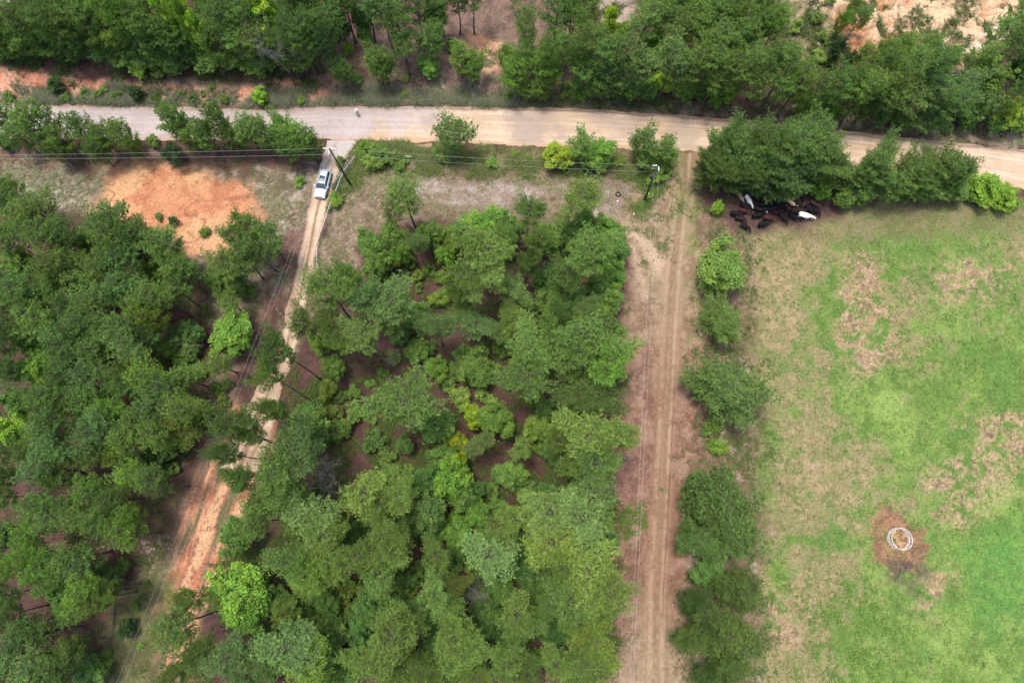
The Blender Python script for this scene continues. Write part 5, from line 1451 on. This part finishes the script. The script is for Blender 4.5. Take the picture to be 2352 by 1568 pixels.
def wire(a, b, sag, lab, r=.010, grp='overhead wires'):
    m = MB(); k = 24
    m.tube([a.lerp(b, i / k) - Vector((0, 0, sag * 4 * (i / k) * (1 - i / k))) for i in range(k + 1)], r, 5)
    o = m.build('overhead_wire', M_wire, None, True); tag(o, lab, 'wire', grp)
w1 = N(0, 620, 10.4); w1.x -= 20
def ext(a, p, k): return a + (p - a) * k
lo = Vector((0, 0, -1.6))
wire(t1 + Vector((-.85, 0, 0)), ext(t1, N(0, 617, 10.3), 1.25), .35, 'upper thin wire running left from the lane pole over the pines')
wire(t1 + lo + Vector((0, 0, 0)), ext(t1 + lo, N(0, 633, 8.8), 1.25), .35, 'lower thin wire running left from the lane pole over the pines')
wire(t1 + Vector((.85, -.05, 0)), t2 + Vector((-.75, .05, .02)), .5, 'upper of the two thin wires strung between the two poles')
wire(t1 + lo, t2 + Vector((-.35, -.2, -1.3)), .5, 'lower of the two thin wires strung between the two poles')
e2 = N(2520, 2731, 10.4); wire(t2 + Vector((.1, -.75, 0)), ext(t2, N(2533, 2731, 10.4), 1.12), .35, 'right hand wire running down the farm track')
wire(t2 + Vector((-.3, -.3, -1.2)), ext(t2 + Vector((-.3, -.3, -1.2)), N(2521, 2731, 9.2), 1.12), .35, 'left hand wire running down the farm track')
wire(t1 + Vector((-.18, -.75, -.35)), ext(t1, N(463, 2731, 9.6), 1.1), .5, 'left of the two wires following the dirt lane', .006)
wire(t1 + Vector((0, -.1, -1.5)), ext(t1 + Vector((0, -.1, -1.5)), N(493, 2731, 8.4), 1.1), .5, 'right of the two wires following the dirt lane', .006)
g = N(2685, 785); g.z = hz(g.x, g.y)
gy_ = empty('guy_wire', g); tag(gy_, 'dark guy wire with a yellow guard anchoring the corner pole', 'guy wire')
m = MB(); m.tube([(0, 0, 0), t2 - g + Vector((0, 0, -.3))], .014, 5); m.build('cable', M_dgalv, gy_)
m = MB(); m.tube([(t2 - g) * .01, (t2 - g) * .22], .045, 6); m.build('yellow_guard', M_yel, gy_, True)
g = N(2588, 706); g.z = hz(g.x, g.y)
gy_ = empty('guy_wire', g); tag(gy_, 'short yellow guard of a guy anchor left of the corner pole', 'guy wire')
m = MB(); m.tube([(0, 0, 0), (.75, .45, 1.3)], .035, 6); m.build('yellow_guard', M_yel, gy_, True)
m = MB(); m.tube([(0, 0, -.1), (0, 0, .15)], .03, 6); m.build('anchor', M_dgalv, gy_)
g = N(1430, 663); g.z = hz(g.x, g.y)
o = MB(); o.tube([(0, 0, 0), (-.55, .5, 1.6)], .03, 6); o = o.build('anchor_guard', M_yel, None, True); o.location = g; tag(o, 'thin yellow stake beside the fence corner', 'stake')

# ---------------------------------------------------------------- chain link fence and open gates
fp = [(1419, 625), (1374, 683), (1318, 822), (1287, 912), (1264, 974), (1266, 1030), (1272, 1113), (1276, 1150)]
fpw = [N(x, y, 1.5) for x, y in fp]
root = empty('chain_link_fence', (fpw[0].x, fpw[0].y, 0)); tag(root, 'pale chain link fence with steel top rail curving beside the dirt lane', 'fence')
o0 = Vector((fpw[0].x, fpw[0].y, 0))
mr = MB(); mr.tube([p - o0 for p in fpw], .026, 6); mr.build('top_rail', M_galv, root, True)
def mesh_panel(m, a, b, h, sp=.28, r=.006):
    d = b - a; L = math.hypot(d.x, d.y); u = Vector((d.x / L, d.y / L, 0)); k = int((L + h) / sp)
    for i in range(k):
        s = i * sp
        for sg in (1, -1):
            s0 = max(0, s - h); s1 = min(L, s); z0 = s - s0; z1 = s - s1
            if s1 <= s0: continue
            if sg > 0: p, q = a + u * s0 + Vector((0, 0, z0)), a + u * s1 + Vector((0, 0, z1))
            else: p, q = a + u * (L - s0) + Vector((0, 0, z0)), a + u * (L - s1) + Vector((0, 0, z1))
            m.tube([p, q], r, 3, False)
fm = MB()
for a, b in zip(fpw[:-1], fpw[1:]):
    n = max(1, round((b - a).length / 3))
    for i in range(n):
        p = a.lerp(b, i / n); gz = hz(p.x, p.y)
        m = MB(); m.tube([Vector((p.x, p.y, gz - .1)) - o0, Vector((p.x, p.y, 1.53)) - o0], .035, 8); m.build('post', M_dgalv, root, True)
    mesh_panel(fm, Vector((a.x, a.y, .08)) - o0, Vector((b.x, b.y, .08)) - o0, 1.36)
fm.build('wire_mesh', M_dgalv, root)
def gate(a, b, z0, z1, lab):
    a, b = N(*a, z1), N(*b, z1); r = empty('gate_leaf', (a.x, a.y, 0)); tag(r, lab, 'gate', 'open gate leaves at the lane mouth')
    o = Vector((a.x, a.y, 0)); A0, A1 = Vector((a.x, a.y, z0)) - o, Vector((a.x, a.y, z1)) - o; B0, B1 = Vector((b.x, b.y, z0)) - o, Vector((b.x, b.y, z1)) - o
    m = MB(); m.tube([A0, A1, B1, B0, A0 + Vector((.02, 0, 0))], .035, 6); m.tube([(A0 + B0) / 2, (A1 + B1) / 2], .03, 6); m.build('gate_frame', M_dgalv, r, True)
    m = MB(); mesh_panel(m, A0, B0, z1 - z0); m.build('wire_mesh', M_dgalv, r)
gate((1389, 648), (1325, 750), .15, 1.4, 'right hand gate leaf standing open along the fence, beside the car')
gate((1208, 646), (1265, 654), .15, 1.5, 'left hand gate leaf standing open on the red litter left of the lane')
a, b = N(1431, 620, .5), N(1463, 619, .5)
m = MB(); m.tube([a, b], .05, 6); m.tube([(a.x, a.y, 0), a], .04, 6); m.tube([(b.x, b.y, 0), b], .04, 6)
for off, lab in (((0, 0), 'white steel rail section among the shrubs by the lane mouth'),):
    tag(m.build('steel_rail', M_galv, None, True), lab, 'rail')
a, b = N(1366 + 430 * .581, 1072 * .581, .4), N(1366 + 482 * .581, 1078 * .581, .4)
m = MB(); m.tube([a, b], .05, 6); m.tube([(a.x, a.y, 0), a], .04, 6); m.tube([(b.x, b.y, 0), b], .04, 6)
tag(m.build('steel_rail', M_galv, None, True), 'white rail section lying right of the shrub clump on the verge', 'rail')

# ---------------------------------------------------------------- dumped tyres and litter
M_rub = plain('old_tyre_rubber', (.022, .022, .022), .85)
def tyre(x, y, R, lab, tilt=0, white=False, weeds=False):
    p = N(x, y); r = empty('old_tyre', (p.x, p.y, hz(p.x, p.y) + .12), 0); r.rotation_euler = (tilt, 0, x); tag(r, lab, 'tyre')
    m = MB(); m.lathe([(R * .62, -.11), (R * .93, -.12), (R, -.07), (R, .07), (R * .93, .12), (R * .62, .11), (R * .60, .08), (R * .58, 0), (R * .60, -.08)], 24)
    m.f = [f for f in m.f if len(f) == 4]
    n = 24; m.f += [(8 * n + k, 8 * n + (k + 1) % n, (k + 1) % n, k) for k in range(n)]
    m.build('tread', M_rub, r, True)
    if white:
        m = MB(); m.torus((0, 0, .125), R * .72, .05, 24, 6); m.build('white_sidewall', M_galv, r, True)
tyre(1366 + 1903 * .581, 1340 * .581, .42, 'black tyre lying in the dry lot left of the corner pole')
tyre(1366 + 1720 * .581, 1392 * .581, .38, 'white walled tyre beside the pine trunk in the dry lot', 0, True)
tyre(3246, 55, .50, 'black tyre lying flat next to two white bottles at the quarry edge')
tyre(3261, 9, .50, 'black tyre leaning at the very top edge by the quarry', .5)
tyre(3243, 18, .42, 'black tyre lying just left below the leaning tyre by the quarry')
tyre(3219, 113, .45, 'weed filled tyre lying left of the gully by the quarry')
M_wht = plain('white_plastic', (.8, .82, .82), .4)
def bottle(x, y, lab, L=.3, r=.08, name='plastic_bottle', yaw=.5):
    p = N(x, y); m = MB(); m.lathe([(r * .6, 0), (r, .03), (r, L * .65), (r * .35, L * .85), (r * .35, L), (r * .2, L + .01)], 10, 'X')
    o = m.build(name, M_wht, None, True); o.location = (p.x, p.y, hz(p.x, p.y) + r); o.rotation_euler = (0, 0, yaw); tag(o, lab, 'bottle')
bottle(3256, 40, 'left of two white bottles beside the flat tyre at the quarry', .3, .11)
bottle(3263, 39, 'right of two white bottles beside the flat tyre at the quarry', .3, .11, yaw=1.4)
bottle(1366 + 1896 * .581, 1390 * .581, 'white jug lying below the black tyre in the dry lot', .3, .11)
bottle(1366 + 2014 * .581, 1482 * .581, 'white jug lying left of the farm track wires in the dry lot', .3, .12, yaw=2)
bottle(1366 + 730 * .581, 1088 * .581, 'white jug on the verge left of the lone dark pine', .32, .14, yaw=1)
bottle(3511, 465, 'white bottle under the trees across the road, left of a second one', .5, .12, yaw=-.2)
bottle(3524, 472, 'white bottle under the trees across the road, right of another', .35, .12, yaw=.4)
bottle(3268, 174, 'white bent scrap lying below the quarry gully', .7, .10, yaw=-.9)
bottle(2000 - 10, 1745 + 20, 'small white bottle on the litter in the middle of the central wood', .2, .06)
bottle(1202, 1082, 'small white bottle in the weedy strip of the dirt lane', .3, .09, yaw=1.2)
# white discarded box with its lid open
p = N(3783, 513); r = empty('discarded_freezer', (p.x, p.y, hz(p.x, p.y)), -.35); tag(r, 'white discarded chest freezer with open grey lid beside the far side of the road', 'freezer')
m = MB(); m.box((0, -.2, .35), (1.0, .62, .70)); m.build('cabinet', M_wht, r)
m = MB(); m.box((0, -.2, .706), (.84, .46, .012)); m.build('inner_liner', plain('pale_liner', (.66, .70, .72), .4), r)
m = MB(); m.box((0, 0, 0), (1.0, .06, .62)); o = m.build('lid', plain('grey_lid', (.42, .41, .37), .5), r); o.location = (.28, .42, .45); o.rotation_euler = (-.9, 0, .6)
print('TREES', count_trees)
